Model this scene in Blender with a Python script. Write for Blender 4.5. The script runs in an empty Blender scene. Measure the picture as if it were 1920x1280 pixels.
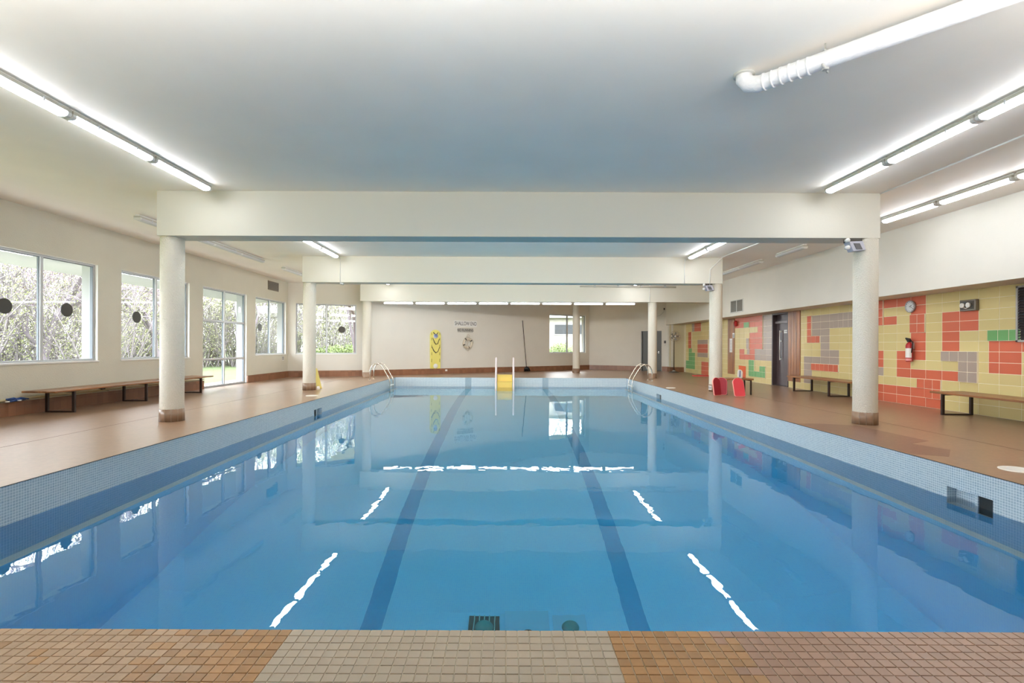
import bpy, bmesh, math, random
from mathutils import Vector, Matrix
random.seed(7)
S = bpy.context.scene
COL = S.collection
PI = math.pi

# ------------------------------------------------------------------ camera, sky, exposure
EYE = 1.29
cam = bpy.data.cameras.new('camera')
cam.sensor_width = 36.0
cam.lens = 940 / 1920 * 36.0
cam.shift_x = 9 / 1920
cam.shift_y = 9 / 1920
cam.clip_start = 0.05
cam.clip_end = 300
camo = bpy.data.objects.new('camera', cam)
COL.objects.link(camo)
camo.matrix_world = Matrix.Translation((0, 0, EYE)) @ Matrix.Rotation(PI / 2, 4, 'X') @ Matrix.Rotation(0.0038, 4, 'Z')
S.camera = camo

W = bpy.data.worlds.new('overcast_sky')
S.world = W
W.use_nodes = True
bg = W.node_tree.nodes['Background']
bg.inputs[0].default_value = (0.88, 0.93, 1.0, 1)
bg.inputs[1].default_value = 13.0

TUBE_POWER = 16.0          # glow of the fluorescent lenses

S.view_settings.view_transform = 'Standard'
S.view_settings.look = 'None'
S.view_settings.exposure = 0.6
S.view_settings.gamma = 1.0
S.view_settings.use_curve_mapping = False
cy = S.cycles
cy.use_denoising = True
cy.max_bounces = 11
cy.diffuse_bounces = 7
cy.glossy_bounces = 4
cy.transmission_bounces = 6
cy.transparent_max_bounces = 16
cy.caustics_reflective = False
cy.caustics_refractive = True
cy.sample_clamp_indirect = 4.0
cy.use_light_tree = True
cy.use_adaptive_sampling = True
cy.adaptive_threshold = 0.04
cy.adaptive_min_samples = 16
cy.blur_glossy = 0.5

# ------------------------------------------------------------------ materials
def lin(r, g, b):
    f = lambda v: (v / 255) / 12.92 if v / 255 <= 0.04045 else (((v / 255) + 0.055) / 1.055) ** 2.4
    return (f(r), f(g), f(b), 1)

MATS = {}
def mat(name, rgb, rough=0.6, metal=0.0, bump=0.0, scale=20.0, var=0.0, vscale=3.0, spec=0.5, detail=4.0, stretch=None, rnd=0.0, coat=0.0):
    if name in MATS:
        return MATS[name]
    m = bpy.data.materials.new(name)
    m.use_nodes = True
    nt = m.node_tree
    N, L = nt.nodes, nt.links
    b = N['Principled BSDF']
    col = lin(*rgb)
    b.inputs['Roughness'].default_value = rough
    b.inputs['Metallic'].default_value = metal
    b.inputs['Specular IOR Level'].default_value = spec
    b.inputs['Coat Weight'].default_value = coat
    b.inputs['Base Color'].default_value = col
    tc = N.new('ShaderNodeTexCoord')
    mp = N.new('ShaderNodeMapping')
    L.new(tc.outputs['Object'], mp.inputs['Vector'])
    if stretch:
        mp.inputs['Scale'].default_value = stretch
    last = None
    if var > 0 or rnd > 0:
        hs = N.new('ShaderNodeHueSaturation')
        hs.inputs['Color'].default_value = col
        L.new(hs.outputs[0], b.inputs['Base Color'])
        if var > 0:
            nz = N.new('ShaderNodeTexNoise')
            nz.inputs['Scale'].default_value = vscale
            nz.inputs['Detail'].default_value = 5
            L.new(mp.outputs[0], nz.inputs['Vector'])
            mr = N.new('ShaderNodeMapRange')
            mr.inputs['From Min'].default_value = 0.3
            mr.inputs['From Max'].default_value = 0.7
            mr.inputs['To Min'].default_value = 1 - var
            mr.inputs['To Max'].default_value = 1 + var
            L.new(nz.outputs[0], mr.inputs[0])
            last = mr.outputs[0]
        if rnd > 0:
            oi = N.new('ShaderNodeObjectInfo')
            ge = N.new('ShaderNodeNewGeometry')
            ad = N.new('ShaderNodeMath'); ad.operation = 'ADD'
            L.new(oi.outputs['Random'], ad.inputs[0]); L.new(ge.outputs['Random Per Island'], ad.inputs[1])
            fr = N.new('ShaderNodeMath'); fr.operation = 'FRACT'
            L.new(ad.outputs[0], fr.inputs[0])
            mr2 = N.new('ShaderNodeMapRange')
            mr2.inputs['To Min'].default_value = 1 - rnd
            mr2.inputs['To Max'].default_value = 1 + rnd
            L.new(fr.outputs[0], mr2.inputs[0])
            if last is not None:
                mu = N.new('ShaderNodeMath'); mu.operation = 'MULTIPLY'
                L.new(last, mu.inputs[0]); L.new(mr2.outputs[0], mu.inputs[1])
                last = mu.outputs[0]
            else:
                last = mr2.outputs[0]
        L.new(last, hs.inputs['Value'])
    if bump > 0:
        nb = N.new('ShaderNodeTexNoise')
        nb.inputs['Scale'].default_value = scale
        nb.inputs['Detail'].default_value = detail
        L.new(mp.outputs[0], nb.inputs['Vector'])
        bp = N.new('ShaderNodeBump')
        bp.inputs['Strength'].default_value = bump
        bp.inputs['Distance'].default_value = 0.02
        L.new(nb.outputs[0], bp.inputs['Height'])
        L.new(bp.outputs[0], b.inputs['Normal'])
    MATS[name] = m
    return m

def tile_mat(name, c1, c2, grout, w, h, joint, rough=0.3, bump=0.3, zone=None, spec=0.5, offset=0.0, rough_grout=0.8, patch=0.0):
    """mosaic on UVs measured in metres"""
    if name in MATS:
        return MATS[name]
    m = bpy.data.materials.new(name)
    m.use_nodes = True
    nt = m.node_tree
    N, L = nt.nodes, nt.links
    b = N['Principled BSDF']
    b.inputs['Specular IOR Level'].default_value = spec
    uv = N.new('ShaderNodeUVMap'); uv.uv_map = 'UVMap'
    br = N.new('ShaderNodeTexBrick')
    br.offset = offset
    br.offset_frequency = 2
    br.inputs['Color1'].default_value = lin(*c1)
    br.inputs['Color2'].default_value = lin(*c2)
    br.inputs['Mortar'].default_value = lin(*grout)
    br.inputs['Scale'].default_value = 1.0
    br.inputs['Brick Width'].default_value = w
    br.inputs['Row Height'].default_value = h
    br.inputs['Mortar Size'].default_value = joint / 2
    br.inputs['Mortar Smooth'].default_value = 0.15
    br.inputs['Bias'].default_value = 0.0
    L.new(uv.outputs[0], br.inputs['Vector'])
    out = br.outputs['Color']
    if patch > 0:
        nz = N.new('ShaderNodeTexNoise'); nz.inputs['Scale'].default_value = 0.7; nz.inputs['Detail'].default_value = 5
        L.new(uv.outputs[0], nz.inputs['Vector'])
        mr = N.new('ShaderNodeMapRange')
        mr.inputs['From Min'].default_value = 0.3; mr.inputs['From Max'].default_value = 0.7
        mr.inputs['To Min'].default_value = 1 - patch; mr.inputs['To Max'].default_value = 1 + patch
        L.new(nz.outputs[0], mr.inputs[0])
        hs = N.new('ShaderNodeHueSaturation')
        L.new(out, hs.inputs['Color']); L.new(mr.outputs[0], hs.inputs['Value'])
        out = hs.outputs[0]
    L.new(out, b.inputs['Base Color'])
    mr = N.new('ShaderNodeMapRange')
    mr.inputs['To Min'].default_value = rough; mr.inputs['To Max'].default_value = rough_grout
    L.new(br.outputs['Fac'], mr.inputs[0]); L.new(mr.outputs[0], b.inputs['Roughness'])
    bp = N.new('ShaderNodeBump'); bp.invert = True
    bp.inputs['Strength'].default_value = bump; bp.inputs['Distance'].default_value = 0.002
    L.new(br.outputs['Fac'], bp.inputs['Height']); L.new(bp.outputs[0], b.inputs['Normal'])
    MATS[name] = m
    return m

def wood_mat(name, c1, c2, rough=0.35, axis='Z', scale=8.0):
    if name in MATS:
        return MATS[name]
    m = bpy.data.materials.new(name); m.use_nodes = True
    nt = m.node_tree; N, L = nt.nodes, nt.links
    b = N['Principled BSDF']; b.inputs['Roughness'].default_value = rough
    tc = N.new('ShaderNodeTexCoord'); mp = N.new('ShaderNodeMapping')
    mp.inputs['Scale'].default_value = {'Z': (1, 1, 0.06), 'Y': (1, 0.06, 1), 'X': (0.06, 1, 1)}[axis]
    L.new(tc.outputs['Object'], mp.inputs[0])
    nz = N.new('ShaderNodeTexNoise'); nz.inputs['Scale'].default_value = scale; nz.inputs['Detail'].default_value = 8
    nz.inputs['Roughness'].default_value = 0.65
    L.new(mp.outputs[0], nz.inputs['Vector'])
    cr = N.new('ShaderNodeValToRGB')
    cr.color_ramp.elements[0].position = 0.35; cr.color_ramp.elements[0].color = lin(*c1)
    cr.color_ramp.elements[1].position = 0.65; cr.color_ramp.elements[1].color = lin(*c2)
    L.new(nz.outputs[0], cr.inputs[0]); L.new(cr.outputs[0], b.inputs['Base Color'])
    MATS[name] = m
    return m

def emis(name, rgb, strength):
    m = bpy.data.materials.new(name); m.use_nodes = True
    b = m.node_tree.nodes['Principled BSDF']
    b.inputs['Base Color'].default_value = (0.8, 0.8, 0.8, 1)
    b.inputs['Emission Color'].default_value = lin(*rgb)
    b.inputs['Emission Strength'].default_value = strength
    MATS[name] = m
    return m

def glass_mat():
    m = bpy.data.materials.new('window_glass'); m.use_nodes = True
    nt = m.node_tree; N, L = nt.nodes, nt.links
    N.remove(N['Principled BSDF'])
    out = N['Material Output']
    fr = N.new('ShaderNodeFresnel'); fr.inputs[0].default_value = 1.6
    tr = N.new('ShaderNodeBsdfTransparent'); tr.inputs[0].default_value = (0.97, 0.985, 0.98, 1)
    gl = N.new('ShaderNodeBsdfGlossy'); gl.inputs['Roughness'].default_value = 0.02
    mx = N.new('ShaderNodeMixShader')
    L.new(fr.outputs[0], mx.inputs[0]); L.new(tr.outputs[0], mx.inputs[1]); L.new(gl.outputs[0], mx.inputs[2])
    L.new(mx.outputs[0], out.inputs[0])
    return m

def water_mat():
    m = bpy.data.materials.new('pool_water'); m.use_nodes = True
    nt = m.node_tree; N, L = nt.nodes, nt.links
    b = N['Principled BSDF']
    b.inputs['Base Color'].default_value = (1, 1, 1, 1)
    b.inputs['Roughness'].default_value = 0.0
    b.inputs['IOR'].default_value = 1.333
    b.inputs['Transmission Weight'].default_value = 1.0
    tc = N.new('ShaderNodeTexCoord')
    mp = N.new('ShaderNodeMapping'); mp.inputs['Scale'].default_value = (1.0, 0.8, 1.0)
    L.new(tc.outputs['Object'], mp.inputs[0])
    n1 = N.new('ShaderNodeTexNoise'); n1.inputs['Scale'].default_value = 2.2; n1.inputs['Detail'].default_value = 3
    L.new(mp.outputs[0], n1.inputs['Vector'])
    bp = N.new('ShaderNodeBump'); bp.inputs['Strength'].default_value = 1.0; bp.inputs['Distance'].default_value = 0.002
    L.new(n1.outputs[0], bp.inputs['Height']); L.new(bp.outputs[0], b.inputs['Normal'])
    va = N.new('ShaderNodeVolumeAbsorption')
    va.inputs['Color'].default_value = (0.0, 0.80, 1.0, 1)
    va.inputs['Density'].default_value = 0.17
    L.new(va.outputs[0], N['Material Output'].inputs['Volume'])
    return m

CREAM = mat('cream_wall_paint', (223, 220, 210), 0.75, bump=0.15, scale=60, var=0.02, vscale=1.5)
CREAM_L = mat('cream_rough_plaster', (214, 211, 196), 0.8, bump=0.35, scale=45, var=0.03, vscale=1.2)
CEIL = mat('white_ceiling_paint', (252, 246, 236), 0.55, bump=0.12, scale=5, var=0.03, vscale=0.8)
BEAMP = mat('cream_beam_paint', (222, 219, 206), 0.6, bump=0.05, scale=30)
STIP = mat('stippled_column_plaster', (228, 223, 208), 0.65, bump=0.9, scale=55, detail=2)
WHITE = mat('white_paint', (232, 232, 228), 0.4)
WHITEP = mat('white_plastic', (236, 236, 232), 0.35)
ALU = mat('aluminium', (206, 209, 213), 0.4, metal=0.15)
DKALU = mat('dark_gasket', (104, 112, 120), 0.5)
GREYM = mat('grey_painted_metal', (175, 175, 172), 0.45)
STEEL = mat('stainless_steel', (214, 208, 198), 0.2, metal=0.9)
BLACK = mat('black_plastic', (28, 26, 26), 0.4)
DARKM = mat('dark_brown_steel', (52, 38, 34), 0.4)
DKDOOR = mat('dark_brown_door_paint', (78, 66, 68), 0.35)
DKDOOR2 = mat('dark_olive_door_paint', (62, 62, 54), 0.4)
GLASS = glass_mat()
WATER = water_mat()
DECK = tile_mat('brown_deck_tile', (158, 127, 101), (146, 117, 93), (136, 111, 92), 0.051, 0.051, 0.004, rough=0.28, bump=0.05, patch=0.08, rough_grout=0.35, spec=1.0)
DAMP = tile_mat('maroon_deck_tile', (132, 98, 82), (122, 90, 76), (114, 88, 74), 0.051, 0.051, 0.004, rough=0.3, bump=0.1, rough_grout=0.4)
BASEB = tile_mat('brown_base_tile', (146, 102, 76), (126, 88, 64), (110, 80, 62), 0.15, 0.26, 0.004, rough=0.3, bump=0.3, patch=0.1)
BASET = mat('brown_glazed_base', (138, 112, 90), 0.3, rnd=0.12)
MOSA = tile_mat('pale_blue_mosaic', (184, 198, 204), (166, 184, 194), (226, 231, 232), 0.027, 0.027, 0.005, rough=0.25, bump=0.3)
FLOORB = tile_mat('blue_floor_mosaic', (170, 230, 255), (164, 226, 254), (180, 234, 255), 0.027, 0.027, 0.004, rough=0.5, bump=0.0)
LANEB = tile_mat('dark_blue_lane_mosaic', (36, 172, 214), (30, 166, 210), (50, 176, 216), 0.027, 0.027, 0.004, rough=0.5, bump=0.0)
GROUT = mat('pale_grout', (240, 232, 208), 0.85)
DGROUT = mat('deck_grout', (222, 212, 192), 0.85, var=0.2, vscale=3)
YEL = mat('yellow_glazed_block', (216, 200, 140), 0.3, rnd=0.03, spec=0.4)
RED = mat('coral_red_glazed_block', (208, 108, 80), 0.3, rnd=0.05, spec=0.4)
GRY = mat('taupe_glazed_block', (172, 158, 146), 0.3, rnd=0.04, spec=0.4)
GRN = mat('green_glazed_block', (112, 172, 108), 0.3, rnd=0.05, spec=0.4)
PLANK = wood_mat('varnished_bench_wood', (112, 72, 44), (170, 118, 74), 0.3, 'Y', 10)
PANELW = wood_mat('reddish_wood_panelling', (112, 68, 40), (184, 126, 78), 0.3, 'Z', 12)
GRASS = mat('lawn', (80, 94, 54), 0.9, var=0.25, vscale=1.5, bump=0.5, scale=30)
BARK = mat('grey_bark', (112, 103, 108), 0.9, var=0.15, vscale=4, bump=0.6, scale=20)
BARKD = mat('dark_bark', (122, 114, 116), 0.9, var=0.15, vscale=4)
LGREEN = mat('spring_leaves', (152, 158, 104), 0.7, rnd=0.2)
LPINK = mat('pink_buds', (166, 132, 146), 0.7, rnd=0.15)
HEDGE = mat('hedge_leaves', (96, 112, 56), 0.7, rnd=0.25)
LAMP = emis('lit_tube_lens', (246, 249, 255), TUBE_POWER)
LAMP_B = emis('added_beam_tube_lens', (253, 246, 238), 38.0)  # for the unseen rows added behind two beams to brighten the ceiling
LAMP_N = emis('added_near_beam_tube_lens', (250, 248, 246), 26.0)  # for the assumed row added above the viewer
LAMP_F = emis('lit_far_tube_lens', (246, 249, 255), 10.0)
LENS = mat('unlit_lens', (205, 205, 205), 0.3)
REDP = mat('red_foam', (214, 64, 74), 0.6)
DREDP = mat('dark_red_foam', (150, 22, 42), 0.55)
PINKE = mat('pale_pink_foam_edge', (240, 160, 150), 0.6)
ORANGE = mat('orange_fabric', (232, 120, 84), 0.7)
YELP = mat('yellow_plastic', (230, 220, 122), 0.4)
YELS = mat('yellow_step_plastic', (224, 198, 108), 0.4)
BLUEP = mat('blue_plastic', (38, 74, 140), 0.4)
REDM = mat('red_enamel', (170, 30, 32), 0.3)

# ------------------------------------------------------------------ mesh helpers
class MB:
    def __init__(self):
        self.v = []; self.f = []; self.mi = []; self.sm = []; self.mats = []
    def _m(self, m):
        if m not in self.mats: self.mats.append(m)
        return self.mats.index(m)
    def add(self, vs, fs, m, smooth=False):
        o = len(self.v); k = self._m(m)
        self.v += [tuple(p) for p in vs]
        for f in fs:
            self.f.append(tuple(i + o for i in f)); self.mi.append(k); self.sm.append(smooth)
        return self
    def box(self, x0, x1, y0, y1, z0, z1, m):
        vs = [(x0, y0, z0), (x1, y0, z0), (x1, y1, z0), (x0, y1, z0), (x0, y0, z1), (x1, y0, z1), (x1, y1, z1), (x0, y1, z1)]
        fs = [(0, 3, 2, 1), (4, 5, 6, 7), (0, 1, 5, 4), (1, 2, 6, 5), (2, 3, 7, 6), (3, 0, 4, 7)]
        return self.add(vs, fs, m)
    def lathe(self, prof, m, n=24, c=(0, 0, 0), axis='Z', a0=0.0, a1=2 * PI, smooth=True):
        full = abs(a1 - a0 - 2 * PI) < 1e-6
        k = n if full else n + 1
        vs = []
        for r, h in prof:
            for i in range(k):
                a = a0 + (a1 - a0) * i / n
                p = (r * math.cos(a), r * math.sin(a), h)
                if axis == 'X': p = (p[2], p[0], p[1])
                if axis == 'Y': p = (p[0], p[2], p[1])
                vs.append((p[0] + c[0], p[1] + c[1], p[2] + c[2]))
        fs = []
        for j in range(len(prof) - 1):
            for i in range(n):
                i2 = (i + 1) % k
                q = (j * k + i, j * k + i2, (j + 1) * k + i2, (j + 1) * k + i)
                fs.append(q if axis != 'Y' else q[::-1])
        return self.add(vs, fs, m, smooth)
    def cyl(self, r, z0, z1, m, n=24, c=(0, 0, 0), axis='Z'):
        return self.lathe([(0.0001, z0), (r, z0), (r, z1), (0.0001, z1)], m, n, c, axis, smooth=False)
    def tube(self, path, r, m, n=8, caps=True):
        P = [Vector(p) for p in path]
        rs = r if isinstance(r, (list, tuple)) else [r] * len(P)
        vs = []; fs = []
        t0 = (P[1] - P[0]).normalized()
        ref = Vector((0, 0, 1)) if abs(t0.z) < 0.9 else Vector((1, 0, 0))
        u = t0.cross(ref).normalized()
        for i, p in enumerate(P):
            if i == 0: t = t0
            elif i == len(P) - 1: t = (P[i] - P[i - 1]).normalized()
            else: t = ((P[i + 1] - P[i]).normalized() + (P[i] - P[i - 1]).normalized()).normalized()
            u = (u - t * u.dot(t)).normalized()
            w = t.cross(u)
            for k in range(n):
                a = 2 * PI * k / n
                vs.append(p + (u * math.cos(a) + w * math.sin(a)) * rs[i])
        for i in range(len(P) - 1):
            for k in range(n):
                k2 = (k + 1) % n
                fs.append((i * n + k, i * n + k2, (i + 1) * n + k2, (i + 1) * n + k))
        if caps:
            fs.append(tuple(range(n))[::-1]); fs.append(tuple((len(P) - 1) * n + k for k in range(n)))
        return self.add(vs, fs, m, True)
    def prism(self, pts, h0, h1, m, axis='Z', smooth=False):
        """polygon pts (a,b) extruded along axis between h0 and h1"""
        def P(a, b, h):
            return {'Z': (a, b, h), 'Y': (a, h, b), 'X': (h, a, b)}[axis]
        n = len(pts)
        vs = [P(a, b, h0) for a, b in pts] + [P(a, b, h1) for a, b in pts]
        fs = [tuple(range(n))[::-1], tuple(range(n, 2 * n))] + [(i, (i + 1) % n, n + (i + 1) % n, n + i) for i in range(n)]
        if axis == 'Y': fs = [f[::-1] for f in fs]
        return self.add(vs, fs, m)
    def mesh(self, name):
        me = bpy.data.meshes.new(name)
        me.from_pydata(self.v, [], self.f)
        for m in self.mats: me.materials.append(m)
        me.polygons.foreach_set('material_index', self.mi)
        me.polygons.foreach_set('use_smooth', self.sm)
        uv = me.uv_layers.new(name='UVMap')
        vv = self.v
        for p in me.polygons:
            nx, ny, nz = (abs(c) for c in p.normal)
            for li in p.loop_indices:
                x, y, z = vv[me.loops[li].vertex_index]
                if nz >= nx and nz >= ny: uv.data[li].uv = (x + 50.0, y + 50.0)
                elif nx >= ny: uv.data[li].uv = (y + 50.0, z + 50.0)
                else: uv.data[li].uv = (x + 50.0, z + 50.0)
        me.update()
        return me

def link(name, data, parent=None, loc=(0, 0, 0), rz=0.0):
    o = bpy.data.objects.new(name, data)
    COL.objects.link(o)
    o.location = loc
    o.rotation_euler = (0, 0, rz)
    if parent is not None: o.parent = parent
    return o

def obj(name, mb, parent=None, loc=(0, 0, 0), rz=0.0, bevel=0.0, label=None, seg=2):
    o = link(name, mb.mesh(name), parent, loc, rz)
    if bevel > 0:
        md = o.modifiers.new('bevel', 'BEVEL'); md.width = bevel; md.segments = seg; md.limit_method = 'ANGLE'
    if label: o['label'] = label
    return o

def struct(o):
    o['kind'] = 'structure'
    return o

def tag(o, label, cat, group=None):
    o['label'] = label; o['category'] = cat
    if group: o['group'] = group
    return o

def thing(name, label, cat, loc=(0, 0, 0), rz=0.0, group=None):
    return tag(link(name, None, None, loc, rz), label, cat, group)

def copy_tree(o, parent=None):
    c = o.copy(); COL.objects.link(c)
    if parent is not None: c.parent = parent
    for ch in o.children: copy_tree(ch, c)
    return c

# ------------------------------------------------------------------ layout constants (metres, z = 0 on the deck)
XL, XR = -8.95, 9.12
ZC = 3.86
PX0, PX1, PY0, PY1 = -4.58, 4.89, 2.28, 20.55
ZW = -0.365
YN = -3.0
A = (XL, 20.45); B = (-6.0, 21.4); C = (4.65, 28.4); D = (8.5, 26.5)
BULK = 8.40
ZS = 2.44

# ------------------------------------------------------------------ deck
ground_poly = [(XL - .3, YN - .3), (XR + .3, YN - .3), (XR + .3, 29.5), (XL - .3, 29.5)]
m = MB()
TY0, TY1, TX0, TX1 = 1.665, PY0, -2.856, 2.907
def dq(x0, x1, y0, y1, z=0.0, mt=DECK):
    m.add([(x0, y0, z), (x1, y0, z), (x1, y1, z), (x0, y1, z)], [(0, 1, 2, 3)], mt)
dq(XL - .3, PX0, YN, 29.3); dq(PX1, XR + .3, YN, 29.3); dq(PX0, PX1, PY1, 29.3)
dq(PX0, PX1, YN, TY0); dq(PX0, TX0, TY0, PY0); dq(TX1, PX1, TY0, PY0)
dq(TX0, TX1, TY0, PY0, -0.004, DGROUT)
m.add([(TX0, PY0, -.004), (TX1, PY0, -.004), (TX1, PY0, -.03), (TX0, PY0, -.03)], [(0, 1, 2, 3)], DGROUT)
floor = struct(obj('floor', m))

# near deck tiles as pieces
TB = mat('grey_beige_deck_tile', (184, 170, 150), 0.4, rnd=0.04)
TO = mat('orange_brown_deck_tile', (170, 130, 86), 0.35, rnd=0.16, var=0.06, vscale=30)
TP = mat('pinkish_brown_deck_tile', (164, 130, 108), 0.38, rnd=0.08, var=0.04, vscale=30)
TG = mat('tan_deck_tile', (178, 148, 116), 0.38, rnd=0.10, var=0.05, vscale=30)
def zone(x):
    if x < -0.95: return TO if random.random() < min(1, max(0.06, (x + 1.62) / .45)) else TG
    if x < 0.48: return TB
    if x < 0.94 or (x < 1.04 and random.random() < 0.5): return TO
    return TP
pit = 0.051
tmesh = {}
cells = []
nx = int(round((TX1 - TX0) / pit)); ny = int(round((TY1 - TY0) / pit))
for i in range(nx):
    for j in range(ny):
        cx = TX0 + (i + .5) * pit; cyy = TY1 - (j + .5) * pit
        cells.append((cx, cyy))
def prio(c):
    u = 951 + 940 * c[0] / c[1]; v = 649 + 940 * EYE / c[1]
    vis = -20 < u < 1940 and v < 1290
    return (0 if vis else 1, abs(c[0]))
cells.sort(key=prio)
def tile_box(b, cx, cyy, mt, g=0.0018, dz=0.0):
    h = pit / 2 - g; e = 0.0012
    vs = [(cx - h, cyy - h, -.006), (cx + h, cyy - h, -.006), (cx + h, cyy + h, -.006), (cx - h, cyy + h, -.006),
          (cx - h, cyy - h, -e), (cx + h, cyy - h, -e), (cx + h, cyy + h, -e), (cx - h, cyy + h, -e),
          (cx - h + e, cyy - h + e, dz), (cx + h - e, cyy - h + e, dz), (cx + h - e, cyy + h - e, dz), (cx - h + e, cyy + h - e, dz)]
    fs = [(0, 1, 5, 4), (1, 2, 6, 5), (2, 3, 7, 6), (3, 0, 4, 7), (4, 5, 9, 8), (5, 6, 10, 9), (6, 7, 11, 10), (7, 4, 8, 11), (8, 9, 10, 11)]
    b.add(vs, fs, mt)
rest = MB()
for k, (cx, cyy) in enumerate(cells):
    z = zone(cx)
    if k < 300:
        if z.name not in tmesh:
            b = MB(); tile_box(b, 0, 0, z); tmesh[z.name] = b.mesh('tile')
        link('tile', tmesh[z.name], floor, (cx, cyy, random.uniform(-.0006, .0006)))
    else:
        tile_box(rest, cx, cyy, z, dz=random.uniform(-.0006, .0006))
ro = obj('tile_field', rest, floor); ro['kind'] = 'stuff'
# expansion joints and damp stain
for X in (-6.33, 6.5):
    m = MB(); m.box(X - .004, X + .004, YN, 24.0, -.002, .0012, mat('joint_filler', (96, 62, 44), 0.6))
    obj('expansion_joint', m, floor)
m = MB(); m.prism([(4.93, 8.5), (4.93, 6.1), (5.25, 5.95), (5.62, 6.35), (5.45, 6.75), (5.85, 6.95), (5.78, 8.3), (5.3, 8.5)], -.002, .0012, DAMP)
obj('damp_patch', m, floor, label='dark maroon damp patch on the brown deck')

# ------------------------------------------------------------------ pool basin
prof = [(PY1, 1.0), (17.4, 1.08), (15.0, 1.78), (12.5, 2.5), (10.0, 2.92), (8.0, 3.2), (6.2, 3.5), (PY0, 3.55)]
ZB = -4.3
SUBM = tile_mat('water_tinted_wall_mosaic', (112, 172, 210), (100, 160, 200), (140, 190, 218), 0.027, 0.027, 0.004, rough=0.4, bump=0.1)  # the water's blue cast is mixed into the submerged tile colour
LED = 0.95
m = MB()
def vq(p0, p1, z0, z1, mt=MOSA):
    (a, b), (c, d) = p0, p1
    m.add([(a, b, z0), (c, d, z0), (c, d, z1), (a, b, z1)], [(0, 1, 2, 3)], mt)
def side_wall(X, sgn, holes):
    y = PY0
    zt, zb = -.24, -.60
    for h0, h1 in holes:
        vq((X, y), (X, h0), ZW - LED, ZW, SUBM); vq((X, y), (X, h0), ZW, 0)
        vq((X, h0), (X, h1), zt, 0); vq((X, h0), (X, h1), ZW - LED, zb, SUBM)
        d = sgn * .11
        vq((X, h0), (X + d, h0), zb, zt); vq((X, h1), (X + d, h1), zb, zt); vq((X + d, h0), (X + d, h1), zb, zt)
        m.add([(X, h0, zb), (X + d, h0, zb), (X + d, h1, zb), (X, h1, zb)], [(0, 1, 2, 3)], MOSA)
        m.add([(X, h0, zt), (X + d, h0, zt), (X + d, h1, zt), (X, h1, zt)], [(0, 1, 2, 3)], MOSA)
        y = h1
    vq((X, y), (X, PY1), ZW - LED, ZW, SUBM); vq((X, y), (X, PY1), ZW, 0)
    xi = X - sgn * .12
    m.add([(X, PY0, ZW - LED), (xi, PY0, ZW - LED), (xi, PY1, ZW - LED), (X, PY1, ZW - LED)], [(0, 1, 2, 3)], WHITE)
    vq((xi, PY0), (xi, PY1), ZB, ZW - LED, FLOORB)
RH = [(5.04, 5.57), (15.9, 16.4)]
LH = [(11.9, 12.4)]
side_wall(PX1, 1, RH); side_wall(PX0, -1, LH)
lanes = [(-1.715, -1.465), (1.445, 1.695)]
xs = [PX0, -1.715, -1.465, 1.445, 1.695, PX1]
for i in range(5):
    lane = i in (1, 3)
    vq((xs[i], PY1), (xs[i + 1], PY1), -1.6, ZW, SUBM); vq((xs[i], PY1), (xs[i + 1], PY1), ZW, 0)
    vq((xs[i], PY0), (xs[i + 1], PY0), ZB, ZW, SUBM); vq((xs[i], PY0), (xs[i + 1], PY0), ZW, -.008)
    for (ya, da), (yb, db) in zip(prof, prof[1:]):
        m.add([(xs[i], yb, ZW - db), (xs[i + 1], yb, ZW - db), (xs[i + 1], ya, ZW - da), (xs[i], ya, ZW - da)], [(0, 1, 2, 3)], LANEB if lane else FLOORB)
for x0, x1 in lanes:
    m.add([(x0, PY1 - .002, -1.4), (x1, PY1 - .002, -1.4), (x1, PY1 - .002, 0), (x0, PY1 - .002, 0)], [(0, 1, 2, 3)],
          tile_mat('grey_blue_marker_mosaic', (140, 162, 176), (128, 150, 166), (180, 190, 196), 0.027, 0.027, 0.004))
basin = struct(obj('pool_basin', m))
# coping nose
m = MB()
m.box(PX0 - .0, PX0 + .006, PY0, PY1, -.006, .0, DARKM); m.box(PX1 - .006, PX1, PY0, PY1, -.006, .0, DARKM)
obj('coping_edge', m, basin)
# dark inlets in the skimmer recesses
for X, sg, hs in ((PX1, 1, RH), (PX0, -1, LH)):
    for h0, h1 in hs:
        m = MB(); xx = X + sg * .105
        m.box(min(X + sg * .02, xx), max(X + sg * .02, xx), h0 + .0, h0 + .17, -.6, -.245, BLACK)
        m.box(min(X + sg * .005, X + sg * .03), max(X + sg * .005, X + sg * .03), h0 + .17, h0 + .195, -.6, -.242, MOSA)
        obj('skimmer_inlet', m, basin)
# water sheet
m = MB()
e = 0.0
m.add([(PX0, PY0, ZW), (PX1, PY0, ZW), (PX1, PY1, ZW), (PX0, PY1, ZW)], [(0, 1, 2, 3)], WATER)
for X, sg, hs in ((PX1, 1, RH), (PX0, -1, LH)):
    for h0, h1 in hs:
        xa, xb = sorted((X, X + sg * .11))
        m.add([(xa, h0, ZW), (xb, h0, ZW), (xb, h1, ZW), (xa, h1, ZW)], [(0, 1, 2, 3)], WATER)
tag(obj('pool_water', m), 'still clear blue water filling the indoor swimming pool', 'water')['kind'] = 'stuff'

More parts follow.
